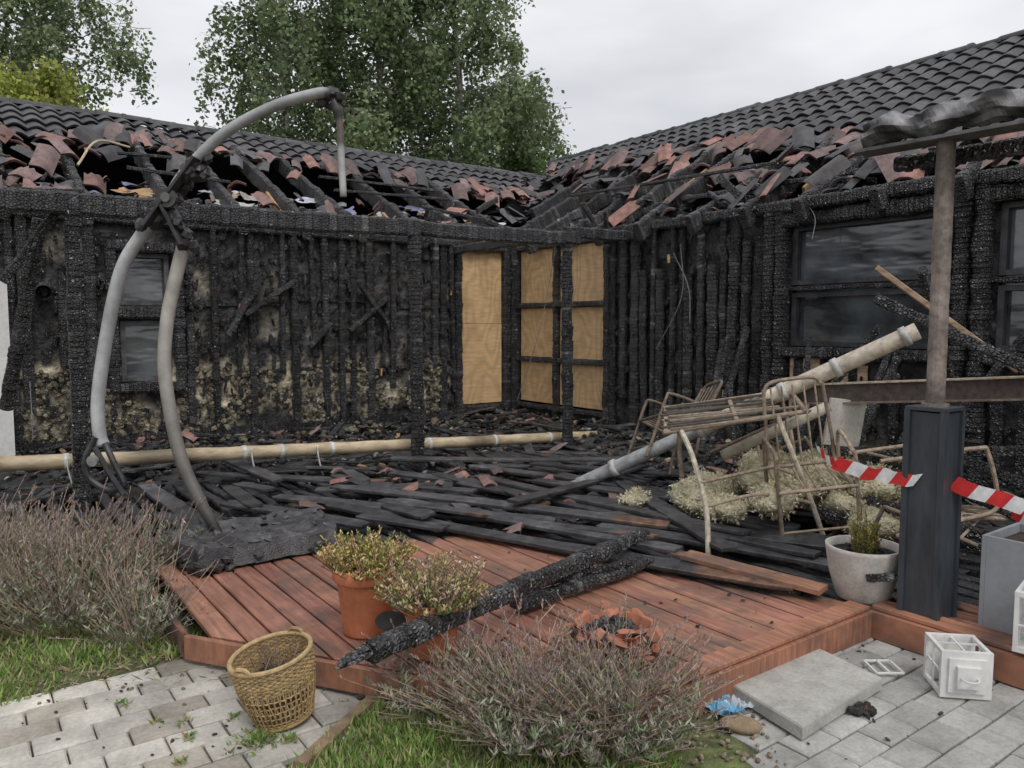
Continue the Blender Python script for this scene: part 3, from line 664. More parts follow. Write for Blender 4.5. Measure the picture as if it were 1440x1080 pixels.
# ---------------------------------------------------------------- poles, planks, rubble
def build_poles():
    mb=MB(); a=V3(-7.6,-2.33,.545);b=V3(-.1,-2.33,.18)
    def c(t):
        k=1+.25*NZ(t*30,1,1); s=1-.6*sst(.1,.4,NZ(t*9,7,2))
        return tuple(max(.03,q*k*s) for q in (.52,.42,.28))
    pts=[a.lerp(b,i/90)+V3(0,.01*NZ(i*.3,0,0),.008*NZ(i*.2,4,0)) for i in range(91)]
    tube(mb,pts,lambda t:.060*(1+.03*math.sin(t*120)),c,14)
    for x in (-6.22,-4.8,-4.45,-3.95,-2.85,-2.0,-1.2):
        t=(x-a.x)/(b.x-a.x); p=a.lerp(b,t); tube(mb,[p-V3(.02,0,0),p+V3(.02,0,0)],.066,(.6,.6,.57),14)
    for x in (-6.22,-4.75,-4.12): 
        t=(x-a.x)/(b.x-a.x); p=a.lerp(b,t); tube(mb,cat([p+V3(0,-.065,.05),p+V3(0,-.075,-.05),p+V3(.03,-.08,-.2),p+V3(.06,-.1,-.3)],4),.014,(.65,.65,.62),6,sq=.5)
    mb.build('fallen_awning_pole',M_pole,smooth=True)
    mb=MB(); a=S(6.45,.50,.2); b=S(5.35,2.82,1.54)
    tube(mb,[a.lerp(b,i/40) for i in range(41)],lambda t:.055 if t<.42 else .062,lambda t:tuple(q*(1+.35*NZ(t*20,1,1)) for q in ((.33,.34,.34) if t<.42 else (.55,.49,.40))),14)
    for t in (.15,.42,.66,.8,.97): tube(mb,[a.lerp(b,t-.008),a.lerp(b,t+.008)],.072,(.5,.5,.48),14)
    a2=S(5.6,1.55,.62); b2=S(5.3,2.2,1.02); tube(mb,[a2,b2],.04,(.46,.42,.34),10)
    mb.build('fallen_downpipe',M_pole,smooth=True)
    mb=MB(); a=S(5.75,2.12,1.06); b=S(4.3,3.75,1.25); k=(.09,.07,.062)
    bar(mb,a,b,.012,.13,k,bev=.02); bar(mb,a+V3(0,0,.07),b+V3(0,0,.07),.09,.012,(.40,.33,.26),bev=.05); bar(mb,a-V3(0,0,.07),b-V3(0,0,.07),.09,.012,(.2,.15,.12),bev=.05)
    mb.build('fallen_steel_beam',M_rust)
    mb=MB(); cbeam(mb,S(2.82,-.54,.345),S(4.75,.83,.27),.085,.08,seg=.042,base=.045); 
    for i in range(8): cbeam(mb,S(2.86,-.51,.345)+V3(U(-.03,.03),U(-.03,.03),U(-.025,.025)),S(2.72+U(-.02,.05),-.63+U(-.04,.04),.335+U(-.03,.03)),.022,.014,seg=.03,taper=True,base=.09)
    mb.build('charred_beam',M_char)
    mb=MB(); cbeam(mb,S(3.72,.02,.19),S(4.42,.80,.2),.10,.05,base=.045); cbeam(mb,S(3.9,.12,.235),S(4.3,.7,.235),.05,.03); mb.build('charred_beam',M_char)
    mb=MB(); PK=[((5.94,-1.56,.2),(3.98,1.5,.2)),((6.94,-.71,.22),(4.4,1.79,.24)),((6.3,-1.48,.24),(5.1,1.06,.23)),((6.7,-.3,.25),(4.8,1.5,.26)),((6.1,-1.9,.2),(5.3,.3,.2)),((7.2,-.2,.22),(5.3,2.0,.28)),((5.9,-.9,.22),(4.5,1.0,.24)),((7.0,-1.1,.22),(6.1,.9,.2)),((6.6,.4,.27),(5.0,2.2,.3)),((5.6,-.4,.22),(4.7,.9,.26)),((7.3,.2,.25),(6.2,2.2,.3)),((6.9,-2.2,.2),(6.2,-.3,.22)),((5.2,.6,.2),(4.3,1.9,.2)),((7.6,-1.2,.25),(7.3,1.3,.3)),((5.5,.0,.3),(6.9,1.2,.3)),((6.2,.9,.3),(4.5,1.3,.24)),((7.5,-2.9,.3),(6.5,-2.0,.25)),((6.4,-3.1,.24),(5.7,-2.5,.2)),((5.5,.7,.22),(4.6,2.0,.24)),((6.0,.5,.22),(5.0,1.9,.24)),((7.0,-2.9,.22),(6.6,-1.1,.22)),((6.5,.2,.25),(5.3,1.7,.3)),((5.8,-2.2,.22),(5.2,-1.0,.2))]
    for a,b in PK: plank(mb,S(*a),S(*b),U(.12,.145),.026,bow=U(-.015,.015))
    for i in range(26):
        f=U(4.9,7.3); l=U(-2.6,1.9); a=math.radians(U(-62,-35)) if random.random()<.7 else U(-1.5,1.5); Ln=U(.4,1.2)
        if f-np.interp(l,LB,FB)<.35: continue
        p=S(f,l,.20+U(0,.05)); q=S(f+math.sin(a)*Ln,l+math.cos(a)*Ln,.19+U(0,.06)); plank(mb,p,q,U(.10,.14),.024)
    mb.build('charred_planks',M_plank)
    mb=MB()
    bar(mb,S(4.42,1.02,.235),S(3.9,1.62,.205),.13,.03,(.36,.18,.11,.12)); bar(mb,S(4.62,.85,.23),S(4.1,1.35,.2),.09,.025,(.3,.15,.09,.5)); mb.build('loose_deck_board',M_deck)
build_poles()
def HH(x,y):
    h=.08+.10*max(0,NZ(x,y,1,1.6)+.25)+.05*NZ(x,y,4,6)
    h+=.17*max(math.exp(-(y/.7)**2),math.exp(-(x/.8)**2))
    return h
def build_rubble():
    mb=MB()
    def grid(x0,x1,y0,y1,st):
        nx=int((x1-x0)/st);ny=int((y1-y0)/st);vs=[];cc=[]
        for j in range(ny+1):
            for i in range(nx+1):
                x=x0+(x1-x0)*i/nx;y=y0+(y1-y0)*j/ny; g=.028+.025*NZ(x,y,2,3)+(.10*max(0,NZ(x,y,8,4)-.15)); vs.append((x,y,HH(x,y)-.03)); cc.append((g,g,g,1))
        m=nx+1; mb.add(vs,[(j*m+i,j*m+i+1,(j+1)*m+i+1,(j+1)*m+i) for j in range(ny) for i in range(nx)],cc)
    grid(-7.6,-.02,-2.2,-.02,.07); grid(-2.3,-.02,-9,-2.21,.07)
    pal=[((.025,.025,.025),38),((.055,.055,.058),24),((.13,.13,.13),9),((.28,.28,.27),2),((.19,.10,.08),9),((.28,.17,.10),4),((.32,.28,.18),2.5),((.09,.065,.05),10)]
    cs=[c for c,_ in pal]; ws=[w for _,w in pal]
    for i in range(3600):
        k=random.random()
        if k<.46: x,y=U(-7.2,-.1),-abs(random.gauss(0,1.0))-.05
        elif k<.9: x,y=-abs(random.gauss(0,1.1))-.05,U(-7.5,-.1)
        else: f,l=U(5.2,8.2),U(-2.2,3); p=S(f,l); x,y=p.x,p.y
        if x>-.04 or y>-.04: continue
        inm=(y>-2.2) or (x>-2.3); z=HH(x,y) if inm else .16
        s=U(.008,.036)*(1.5 if random.random()<.1 else 1); c=random.choices(cs,ws)[0]; q=U(.7,1.3)
        chunk(mb,(x,y,z+s*.1),s*U(.8,2.4),s,s*U(.2,.6),tuple(a*q for a in c))
    mb.build('fire_rubble',M_rubble)
    mb=MB()
    for i in range(110):
        if random.random()<.6: x,y=U(-6.5,-.3),U(-2.3,-.1)
        else: x,y=U(-2.4,-.2),U(-6.5,-.5)
        a=U(0,6.28);L=U(.2,.9);p=V3(x,y,HH(x,y)+.03); q=p+V3(math.cos(a)*L,math.sin(a)*L,U(-.08,.14)); q.x=min(q.x,-.05);q.y=min(q.y,-.05)
        cbeam(mb,p,q,U(.03,.09),U(.015,.035),base=.045)
    for i in range(16):
        y=U(-6.8,-4.4); cbeam(mb,(U(-1.6,-.8),y,U(.2,.4)),(U(-.5,-.1),y+U(-.6,.6),U(.5,1.6)),.05,.06)
    for a,b in ((S(4.6,2.35,.9),S(4.55,3.3,.55)),(S(4.9,2.3,1.75),S(4.5,3.3,1.2)),(S(5.2,2.75,1.95),S(5.9,3.4,1.1)),(S(4.8,2.4,.75),S(4.3,3.3,.3)),(S(5.0,2.5,.6),S(4.5,3.4,.62)),(S(4.9,2.3,.45),S(4.1,3.0,.3)),(S(5.3,2.2,.7),S(4.7,3.4,.8)),(S(5.0,2.0,.35),S(4.4,2.9,.25))): cbeam(mb,a,b,.05,.07)
    mb.build('charred_timber_debris',M_char)
    mb=MB()
    for i in range(120):
        if random.random()<.6: x,y=U(-6.5,-.3),U(-2.4,-.2)
        else: x,y=U(-2.6,-.3),U(-6.5,-.5)
        a=U(0,6.28);L=U(.25,.9);p=V3(x,y,HH(x,y)+.03); q=p+V3(math.cos(a)*L,math.sin(a)*L,U(-.05,.10)); q.x=min(q.x,-.08);q.y=min(q.y,-.08)
        plank(mb,p,q,U(.06,.13),.02)
    mb.build('charred_board_debris',M_plank)
    mb=MB(); bar(mb,S(5.0,2.35,1.95),S(4.7,3.1,1.3),.05,.035,(.34,.24,.16)); mb.build('broken_batten',M_bark)
    mb=MB()
    for i in range(64):
        if i<24: f,l=U(5.0,7.2),U(-2.2,1.0); p=S(f,l,.22)
        else: p=V3(U(-6,-.3),U(-1.6,-.2),0) if random.random()<.6 else V3(U(-1.5,-.2),U(-5,-.4),0); p.z=HH(p.x,p.y)+.02
        R=Matrix.Rotation(U(0,6.28),3,'Z')@Matrix.Rotation(U(-.5,.5),3,'X')
        tile(mb,p,R@V3(1,0,0),R@V3(0,1,0),R@V3(0,0,1),reds(),w=.15,l=.20,brk=1,hh=.04)
    mb.build('tile_shards',M_tile)
    e=EMP('mineral_wool_debris'); mb=MB(); C=[];D=[];K=[];Z=[]
    for i in range(60):
        f=random.gauss(5.45,.32); l=random.gauss(2.05,.42); z=.28+U(0,.36)*max(0,1-abs(l-2.1)); 
        if f<4.85: continue
        s=U(.07,.16); tn=U(.65,1.1); c=S(f,l,z); ph=U(0,99); col=(.78*tn,.71*tn,.50*tn)
        vs=[];nu,nv=12,8
        for j in range(nv+1):
            for k in range(nu):
                th=math.pi*j/nv; a=2*math.pi*k/nu; dd=V3(math.sin(th)*math.cos(a),math.sin(th)*math.sin(a),math.cos(th)); r=s*(1+.55*NZ(dd.x*1.6+ph,dd.y*1.6,dd.z*1.6)+.25*NZ(dd.x*5+ph,dd.y*5,dd.z*5)); p=c+V3(dd.x*1.3,dd.y*1.1,dd.z*.7)*r; vs.append(p)
                for q in range(7): C.append(p+V3(U(-.015,.015),U(-.015,.015),U(-.01,.015))); D.append(dd*.7+V3(U(-1,1),U(-1,1),U(-1,1))); kk=U(.75,1.2); K.append([min(.9,x*kk) for x in col]); Z.append(U(.012,.035))
        mb.add(vs,[(j*nu+k,j*nu+(k+1)%nu,(j+1)*nu+(k+1)%nu,(j+1)*nu+k) for j in range(nv) for k in range(nu)],tuple(min(.85,x*.9) for x in col))
    for i in range(70):
        k=U(.5,1.0); s=U(.02,.06); p=V3(U(-6,-.4),U(-.6,-.15),0); chunk(mb,p+V3(0,0,HH(p.x,p.y)+.02),s*1.3,s,s*.5,(.28*k,.25*k,.18*k))
    mb.build('wool_lumps',M_wool,e,smooth=True); leaves('wool_fibres',C,D,Z,.3,np.array(K),M_dry,e)
    mb=MB(); box(mb,(0,0,0),(.26,.03,.34),(.6,.58,.52)); o=mb.build('white_board',M_conc); o.location=S(5.5,2.25,.72); o.rotation_euler=(.1,.1,-.6)
build_rubble()

def rc(): k=U(.6,1.15); return (.32*k,.25*k,.185*k)
def build_furniture():
    e=EMP('burnt_garden_table'); mb=MB()
    O=S(4.95,.98,.90); X=(S(5.15,2.0,1.02)-O); Yv=(S(5.65,1.12,.98)-O)
    for i in range(13):
        t=i/12; a=O+Yv*t+V3(0,0,U(-.012,.012)); bar(mb,a+X*U(-.02,.06),a+X*(1+U(-.2,.04))+V3(0,0,U(-.05,.02)),.03,.014,rc() if random.random()<.7 else (.07,.06,.05))
    for t in (.02,.5,.98): bar(mb,O+X*t-V3(0,0,.02),O+X*t+Yv-V3(0,0,.02),.03,.03,rc())
    for s in(0,1): tube(mb,[O+Yv*s-V3(0,0,.02),O+Yv*s+X-V3(0,0,.02)],.016,rc(),8)
    tube(mb,cat([O+X*.12+V3(0,0,-.02),S(4.8,1.14,.75),S(4.68,1.2,.45),S(4.6,1.2,.17)],5),.017,(.46,.42,.33),8); tube(mb,cat([O+X*.78+V3(0,0,-.02),S(5.0,1.86,.7),S(4.95,1.95,.45),S(4.95,2.05,.18)],5),.017,(.44,.39,.30),8)
    tube(mb,cat([O+X*.15+Yv,S(5.7,1.25,.7),S(5.7,1.3,.25)],5),.017,rc(),8); tube(mb,cat([O+X*.9+Yv,S(5.7,2.1,.7),S(5.6,2.1,.25)],5),.017,rc(),8)
    tube(mb,cat([S(4.7,1.19,.45),S(4.85,1.6,.5),S(4.95,1.95,.42)],5),.012,rc(),8)
    tube(mb,[S(4.72,1.17,.6),S(4.95,1.7,.66),S(5.0,1.85,.6)],.011,rc(),6)
    mb.build('frame',M_rust,e)
    def chair(M,dark=1):
        e=EMP('burnt_garden_chair'); mb=MB()
        def T(*p): return M@Vector(p)
        c=lambda: tuple(a*dark for a in rc()); w=.25
        for s in (-1,1):
            tube(mb,cat([T(s*w,.22,0),T(s*w,.2,.3),T(s*w,.18,.6),T(s*w*.95,.14,.66),T(s*w,-.1,.66),T(s*w,-.22,.62),T(s*w,-.24,.4),T(s*w,-.26,0)],5),.013,c(),8)
            tube(mb,cat([T(s*w*.9,.2,.42),T(s*w*.9,-.2,.40),T(s*w*.88,-.27,.6),T(s*w*.8,-.36,.95)],5),.013,c(),8)
        tube(mb,cat([T(-w*.8,-.36,.93),T(-w*.6,-.375,.99),T(0,-.38,1.0),T(w*.6,-.375,.99),T(w*.8,-.36,.93)],5),.013,c(),8)
        for s in (-.6,-.3,0,.3,.6): tube(mb,[T(s*w,.2,.42),T(s*w,-.2,.40)],.007,c(),6); tube(mb,[T(s*w,-.22,.44),T(s*w,-.37,.96)],.007,c(),6)
        for y in(.2,-.2): tube(mb,[T(-w,y,.42),T(w,y,.42)],.012,c(),8)
        tube(mb,[T(-w,.2,.12),T(w,.2,.12)],.009,c(),6)
        mb.build('frame',M_rust,e)
    def MT(p,rz,rx,ry=0,s=1): return Matrix.Translation(p)@Matrix.Rotation(rz,4,'Z')@Matrix.Rotation(rx,4,'X')@Matrix.Rotation(ry,4,'Y')@Matrix.Diagonal((s,s,s,1))
    chair(MT(S(6.3,1.2,.42),1.1,.35,.25,.85),.6)
    chair(MT(S(5.0,2.0,.22),2.4,-.25,.15,.95))
    chair(MT(S(4.75,2.25,.55),.6,1.35,.3,.95))
    chair(MT(S(4.45,2.75,.2),2.9,1.2,.4,.8))
    chair(MT(S(6.0,1.75,.35),-.4,.9,.6,.9),.8)
    mb=MB()
    for a,b,s in ((V3(-.15,-3.4,2.5),V3(-.2,-3.1,1.3),.2),(V3(-.15,-3.3,2.4),V3(-.2,-3.6,1.6),.1),(V3(-.15,-4.9,2.85),V3(-.2,-5.1,2.4),.1),(V3(-6.3,-.15,1.0),V3(-6.3,-.2,.4),.02),(V3(-.2,-1.2,2.6),V3(-.4,-.6,.5),.1)):
        tube(mb,cat([a,(a+b)/2+V3(0,-s,0),b],6),.005,(.2,.2,.2),5)
    mb.build('hanging_cables',M_rust)
build_furniture()

def build_tape():
    mb=MB()
    def tape(p,q,sag,w=.07,tw=.5):
        n=60
        for i in range(n):
            vs=[]
            for t in (i/n,(i+1)/n):
                c=p.lerp(q,t)-V3(0,0,sag*4*t*(1-t))+V3(0,0,.02*NZ(t*6,1,1)); a=tw*NZ(t*4,3,2)+.15
                u=V3(0,0,1)*math.cos(a)+(S(1,0)-S(0,0))*math.sin(a); dd=(q-p).normalized()*.35*w; vs+= [c-u*w/2-dd,c+u*w/2+dd]
            L=(q-p).length
            on=int((i/n)*L/.075)%2==0; col=(.62,.03,.03) if on else (.75,.75,.75)
            mb.add([vs[0],vs[2],vs[3],vs[1]],[(0,1,2,3)],col)
    tape(S(4.0,1.70,.86),S(3.68,1.97,.83),.02); tape(S(3.66,2.13,.82),S(3.3,2.75,.74),.05); tape(S(4.3,2.85,.52),S(3.4,2.9,.62),.05,tw=.9); tape(S(4.0,1.70,.86),S(4.3,1.72,.9),.02,w=.04,tw=1.5)
    mb.build('barrier_tape',M_cloth)
build_tape()

# ---------------------------------------------------------------- pots etc
def heather(name,c,r,h,n,par,cols,spread=1.25):
    C=[];D=[];K=[];Z=[]
    mb=MB()
    for i in range(n):
        a=U(0,6.28); q=r*math.sqrt(random.random()); b=Vector(c)+V3(math.cos(a)*q*.7,math.sin(a)*q*.7,0); t=Vector(c)+V3(math.cos(a)*q*spread,math.sin(a)*q*spread,h*U(.5,1.15)*(1-.35*(q/r)**2)*(1+.4*NZ(math.cos(a)*2,math.sin(a)*2,c[0])))
        tube(mb,[b,(b+t)/2+V3(U(-.01,.01),U(-.01,.01),0),t],.0016,(.16,.11,.06),4,cap=False); cc=random.choice(cols)
        for k in range(26):
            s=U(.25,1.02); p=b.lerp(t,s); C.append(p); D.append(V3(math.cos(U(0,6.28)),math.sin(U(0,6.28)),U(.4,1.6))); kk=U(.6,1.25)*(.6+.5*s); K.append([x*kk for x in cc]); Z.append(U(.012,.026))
    mb.build(name+'_stems',M_bark,par); leaves(name+'_leaves',C,D,Z,.36,np.array(K),M_dry,par)
def terrapot(c,r,h,par,T=None,name='pot'):
    mb=MB(); tc=(.50,.17,.08)
    lathe(mb,c,[(0,.0),(r*.70,0),(r*.72,.01),(r*.90,h*.78),(r*.91,h*.79),(r*1.0,h*.80),(r*1.03,h*.82),(r*1.03,h*.98),(r*1.0,h),(r*.95,h),(r*.93,h*.98),(r*.88,h*.86)],tc,48,T=T)
    mb.build(name,M_terra,par,smooth=True)
    mb=MB(); lathe(mb,c,[(r*.92,h*.88),(r*.5,h*.91),(0,h*.92)],(.05,.035,.025),24,T=T,jit=.1); mb.build('potting_soil',M_soil,par)
YG=[(.58,.47,.15),(.45,.44,.15),(.62,.48,.22),(.30,.36,.11),(.52,.34,.2)]
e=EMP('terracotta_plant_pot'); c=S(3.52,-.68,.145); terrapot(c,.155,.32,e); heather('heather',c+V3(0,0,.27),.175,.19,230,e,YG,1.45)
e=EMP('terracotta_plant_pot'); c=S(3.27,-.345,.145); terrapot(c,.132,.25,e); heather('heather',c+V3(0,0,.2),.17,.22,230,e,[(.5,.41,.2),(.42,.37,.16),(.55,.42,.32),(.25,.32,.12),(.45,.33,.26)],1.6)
def brokenpot():
    e=EMP('broken_terracotta_pot'); c=V3(-4.58,-7.0,.145); mb=MB(); r=.17; n=44; prof=[(r*.75,0),(r*.85,.05),(r*.95,.1),(r*1.02,.14),(r*1.04,.17)]
    vs=[]
    for rr,z in prof:
        for k in range(n):
            a=2*math.pi*k/n; lim=.11+.09*NZ(math.cos(a)*2,math.sin(a)*2,4); zz=min(z,max(.04,lim)); q=rr*(1+.18*NZ(math.cos(a)*3,math.sin(a)*3,1)); vs.append(c+V3(math.cos(a)*q,math.sin(a)*q,zz))
    mb.add(vs,[(i*n+k,i*n+(k+1)%n,(i+1)*n+(k+1)%n,(i+1)*n+k) for i in range(4) for k in range(n)],(.44,.17,.10))
    for i in range(34):
        a=U(0,6.28);q=U(.13,.27); p=c+V3(math.cos(a)*q,math.sin(a)*q,.03+U(0,.10)*(1 if q<.19 else .2)); k=U(.6,1.15); chunk(mb,p,U(.03,.07),U(.02,.05),.006,(.44*k,.18*k,.11*k))
    mb.build('pot_shell',M_terra,e)
    mb=MB(); 
    for i in range(160):
        a=U(0,6.28);q=.13*math.sqrt(U(0,1)); s=U(.008,.024); chunk(mb,c+V3(math.cos(a)*q,math.sin(a)*q,.05+.08*(1-q/.16)*U(.5,1)),s,s,s*.7,tuple([U(.02,.07)]*3))
    mb.build('burnt_soil',M_soil,e)
brokenpot()
mb=MB(); c=S(3.26,-.53,.24); d=(S(0,1)-S(0,0)); pts=[]
for k in range(24):
    a=2*math.pi*k/24; pts.append(c+d*(.068*math.cos(a))+V3(0,0,.05+.045*math.sin(a)))
mb.add(pts+[p+S(.01,0)-S(0,0) for p in pts],[tuple(range(24)),tuple(range(47,23,-1))]+[(k,(k+1)%24,24+(k+1)%24,24+k) for k in range(24)],(.05,.05,.05)); tube(mb,[c+V3(0,0,.02),c+V3(0,0,-.09)],.006,(.05,.05,.05),6)
mb.build('plant_sign',M_steel)

def basket():
    e=EMP('wicker_basket'); mb=MB(); c=S(2.98,-.915,.012); T=Matrix.Rotation(-.16,3,V3(.588,.809,0))@Matrix.Rotation(.10,3,V3(.809,-.588,0)); H=.265
    R=lambda t:.112+.045*t+.011*math.sin(t*math.pi)
    def P(a,t,dr=0): r=R(t)+dr; return c+V3(0,0,.01)+T@V3(r*math.cos(a),r*math.sin(a),H*t)
    def cc(): k=U(.65,1.2); return (.40*k,.28*k,.135*k)
    n=44
    for i in range(n): 
        a=2*math.pi*i/n; tube(mb,[P(a+.04*math.sin(j),j/8) for j in range(9)],.0032,cc(),5)
        tube(mb,[P(a+.3*j/8,j/8,.003) for j in range(7)],.0024,cc(),4)
    for j in range(21):
        t=j/20 
        if j%2==0 or t>.55 or t<.12: tube(mb,[P(2*math.pi*k/60,t,.0035*(1 if (k+j)%2 else -1)) for k in range(60)],.004 if t>.55 else .003,cc(),5,closed=True)
    for j in range(12):
        t=.62+.36*j/12; tube(mb,[P(2*math.pi*k/60,t,.004*(1 if (k+j)%2 else -1)) for k in range(60)],.0045,cc(),5,closed=True)
    tube(mb,[P(2*math.pi*k/48,1.0) for k in range(48)],.010,(.42,.30,.15),8,closed=True)
    tube(mb,[P(2*math.pi*k/48,.0) for k in range(48)],.008,(.36,.24,.10),8,closed=True)
    lathe(mb,c,[(0,.01),(.108,.012)],(.2,.14,.07),24,T=T)
    for s in (-1,1): 
        a0=.5 if s>0 else .5+math.pi
        tube(mb,cat([P(a0-.25,.97),P(a0-.15,1.07),P(a0+.15,1.07),P(a0+.25,.97)],5),.008,cc(),6)
    mb.build('weave',M_wick,e)
    mb=MB(); lathe(mb,c,[(0,.19),(.09,.18),(.13,.17)],(.045,.035,.025),20,T=T); mb.build('soil',M_soil,e)
    mb=MB()
    for i in range(40):
        a=U(0,6.28);q=U(0,.09);b=c+T@V3(math.cos(a)*q,math.sin(a)*q,.17);t=b+V3(U(-.07,.07),U(-.07,.07),U(.05,.16)); tube(mb,cat([b,(b+t)/2+V3(U(-.02,.02),U(-.02,.02),0),t],3),.002,(.22,.16,.11),4)
    mb.build('dead_stems',M_bark,e)
basket()
def concpot():
    e=EMP('concrete_plant_pot'); c=S(3.98,1.86,.142); mb=MB(); r=.19;h=.28
    lathe(mb,c,[(0,0),(r*.66,0),(r*.7,.01),(r*.9,h*.5),(r,h*.93),(r*1.01,h),(r*.93,h),(r*.9,h*.85)],(.50,.47,.43),48); mb.build('pot',M_conc,e,smooth=True)
    mb=MB(); lathe(mb,c,[(r*.92,h*.82),(0,h*.85)],(.03,.025,.02),24); 
    for i in range(60): a=U(0,6.28);q=U(0,.15); chunk(mb,c+V3(math.cos(a)*q,math.sin(a)*q,h*.86),.02,.015,.01,tuple([U(.015,.06)]*3))
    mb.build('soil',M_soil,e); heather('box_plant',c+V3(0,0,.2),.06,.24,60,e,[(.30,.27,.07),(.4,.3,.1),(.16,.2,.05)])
    mb=MB(); cbeam(mb,S(3.82,1.80,.30),S(3.74,2.10,.34),.05,.04); mb.build('charred_offcut',M_char)
concpot()
mb=MB(); e=EMP('grey_planter_box'); c=S(3.55,2.52,.142)
def ang_box(mb,c,w,d,z0,z1,rot,col):
    R=Matrix.Rotation(rot,3,'Z'); vs=[c+R@V3(a*w/2,b*d/2,z) for z in (z0,z1) for a,b in((-1,-1),(1,-1),(1,1),(-1,1))]; mb.add(vs,BF,col)
for (cx,cy,w,d) in ((0,-.19,.40,.02),(0,.19,.40,.02),(-.19,0,.02,.358),(.19,0,.02,.358)): ang_box(mb,c+V3(cx,cy,0),w,d,0,.44,0,(1,1,1))
mb.build('box',M_zinc,e); mb=MB(); ang_box(mb,c,.355,.355,.36,.40,0,(.04,.03,.025)); mb.build('soil',M_soil,e)
def lantern(name,M,w=.2,h=.34):
    e=EMP(name); mb=MB()
    def B(a,b):
        x0,y0,z0=a;x1,y1,z1=b; vs=[M@V3(*p) for p in [(x0,y0,z0),(x1,y0,z0),(x1,y1,z0),(x0,y1,z0),(x0,y0,z1),(x1,y0,z1),(x1,y1,z1),(x0,y1,z1)]]; mb.add(vs,BF,(1,1,1))
    k=w/2; t=.009
    B((-k-.01,-k-.01,0),(k+.01,k+.01,.022)); B((-k-.01,-k-.01,h*.72),(k+.01,k+.01,h*.72+.02)); B((-k+.02,-k+.02,h*.72+.02),(k-.02,k-.02,h*.84)); B((-k+.05,-k+.05,h*.84),(k-.05,k-.05,h*.92))
    for sx in(-1,1):
        for sy in(-1,1): B((sx*k-t,sy*k-t,.022),(sx*k+t,sy*k+t,h*.72))
    for s in (-1,1):
        B((-k+t,s*k-.004,h*.34),(k-t,s*k+.004,h*.36)); B((s*k-.004,-k+t,h*.34),(s*k+.004,k-t,h*.36)); B((-.004,s*k-.0035,.022),(.004,s*k+.0035,h*.72)); B((s*k-.0035,-.004,.022),(s*k+.0035,.004,h*.72))
    tube(mb,[M@V3(.035*math.cos(a),0,h*.95+.035*math.sin(a)) for a in [i*math.pi/8 for i in range(16)]],.004,(1,1,1),6,closed=True)
    mb.build('frame',M_white,e)
    mb=MB(); tube(mb,[M@V3(0,0,.022),M@V3(0,0,.11)],.035,(.6,.55,.45),14); mb.build('candle',M_conc,e)
def MT(p,rz,rx,ry=0,s=1): return Matrix.Translation(p)@Matrix.Rotation(rz,4,'Z')@Matrix.Rotation(rx,4,'X')@Matrix.Rotation(ry,4,'Y')@Matrix.Diagonal((s,s,s,1))
lantern('white_lantern',MT(S(3.33,1.95,.108),2.35,math.radians(-91),0,.92),w=.2,h=.27)
lantern('white_lantern',MT(S(3.25,2.33,.165),.2,0,0,1.0))
mb=MB()
for a,b in (((0,0),(.2,0)),((.2,0),(.2,.13)),((.2,.13),(0,.13)),((0,.13),(0,0)),((.1,0),(.1,.13))): bar(mb,S(3.34+a[1],1.64+a[0]*.6,.02),S(3.34+b[1],1.64+b[0]*.6,.02),.010,.008,(1,1,1))
mb.build('lantern_door',M_white)
def slab():
    P=[S(3.15,.93),S(2.80,1.10),S(3.21,1.60),S(3.53,1.44)]; mb=MB(); c=sum(P,Vector())/4; vs=[]
    for k,z in ((1,.01),(1,.055),(.985,.062)):
        for p in P: q=c+(p-c)*k; vs.append((q.x,q.y,z))
    mb.add(vs,[(r*4+q,r*4+(q+1)%4,(r+1)*4+(q+1)%4,(r+1)*4+q) for r in(0,1) for q in range(4)]+[(8,9,10,11),(3,2,1,0)],(.40,.39,.36)); mb.build('concrete_slab',M_conc)
slab()
def cloth(name,c,w,d,col,amp):
    mb=MB(); n=28;vs=[];cc=[]
    for j in range(n+1):
        for i in range(n+1):
            a=(i/n-.5)*w*(1+.5*NZ(j*.25,2,1));b=(j/n-.5)*d*(1+.5*NZ(i*.25,7,1)); h=amp*abs(NZ(a*16,b*16,1))+amp*.5*abs(NZ(a*40,b*40,3)); k=1 if NZ(a*9,b*9,4)>-.15 else 0
            vs.append(c+V3(a+.02*NZ(b*20,1,1),b+.02*NZ(a*20,2,2),h+.006)); cc.append((*(col if k else (.6,.65,.7)),1))
    m=n+1; mb.add(vs,[(j*m+i,j*m+i+1,(j+1)*m+i+1,(j+1)*m+i) for j in range(n) for i in range(n)],cc); mb.build(name,M_cloth)
cloth('crumpled_blue_wrapper',S(3.08,.88,0),.2,.17,(.20,.48,.72),.09)
mb=MB(); chunk(mb,S(2.90,.90,.02),.11,.075,.03,(.27,.20,.12),rot=Matrix.Rotation(-.9,3,'Z')); o=mb.build('flat_stone',M_conc,smooth=True); md=o.modifiers.new('s','SUBSURF'); md.levels=md.render_levels=2
mb=MB()
for i in range(9): chunk(mb,S(3.02+U(-.03,.03),1.42+U(-.04,.04),.02),U(.02,.04),.02,.015,(.03,.025,.025) if i else (.3,.03,.02))
for i in range(5): chunk(mb,S(3.85+U(-.03,.03),1.80+U(-.1,.1),.02),U(.015,.03),.012,.01,(.03,.025,.025))
for i in range(60): 
    f,l=random.choice([(U(2.6,3.7),U(1.0,2.4)),(U(2.7,3.5),U(-2,-.7))]); s=U(.003,.009); chunk(mb,S(f,l,.006),s*1.5,s,s*.5,(.04,.035,.03))
for i in range(70):
    f,l=U(3.4,4.9),U(-.9,1.5); s=U(.003,.012); p=S(f,l,.148)
    if p.y<deck_min(p.x)+.05: continue
    chunk(mb,p,s*1.8,s,s*.4,(.03,.03,.03))
mb.build('burnt_fragments',M_rubble)

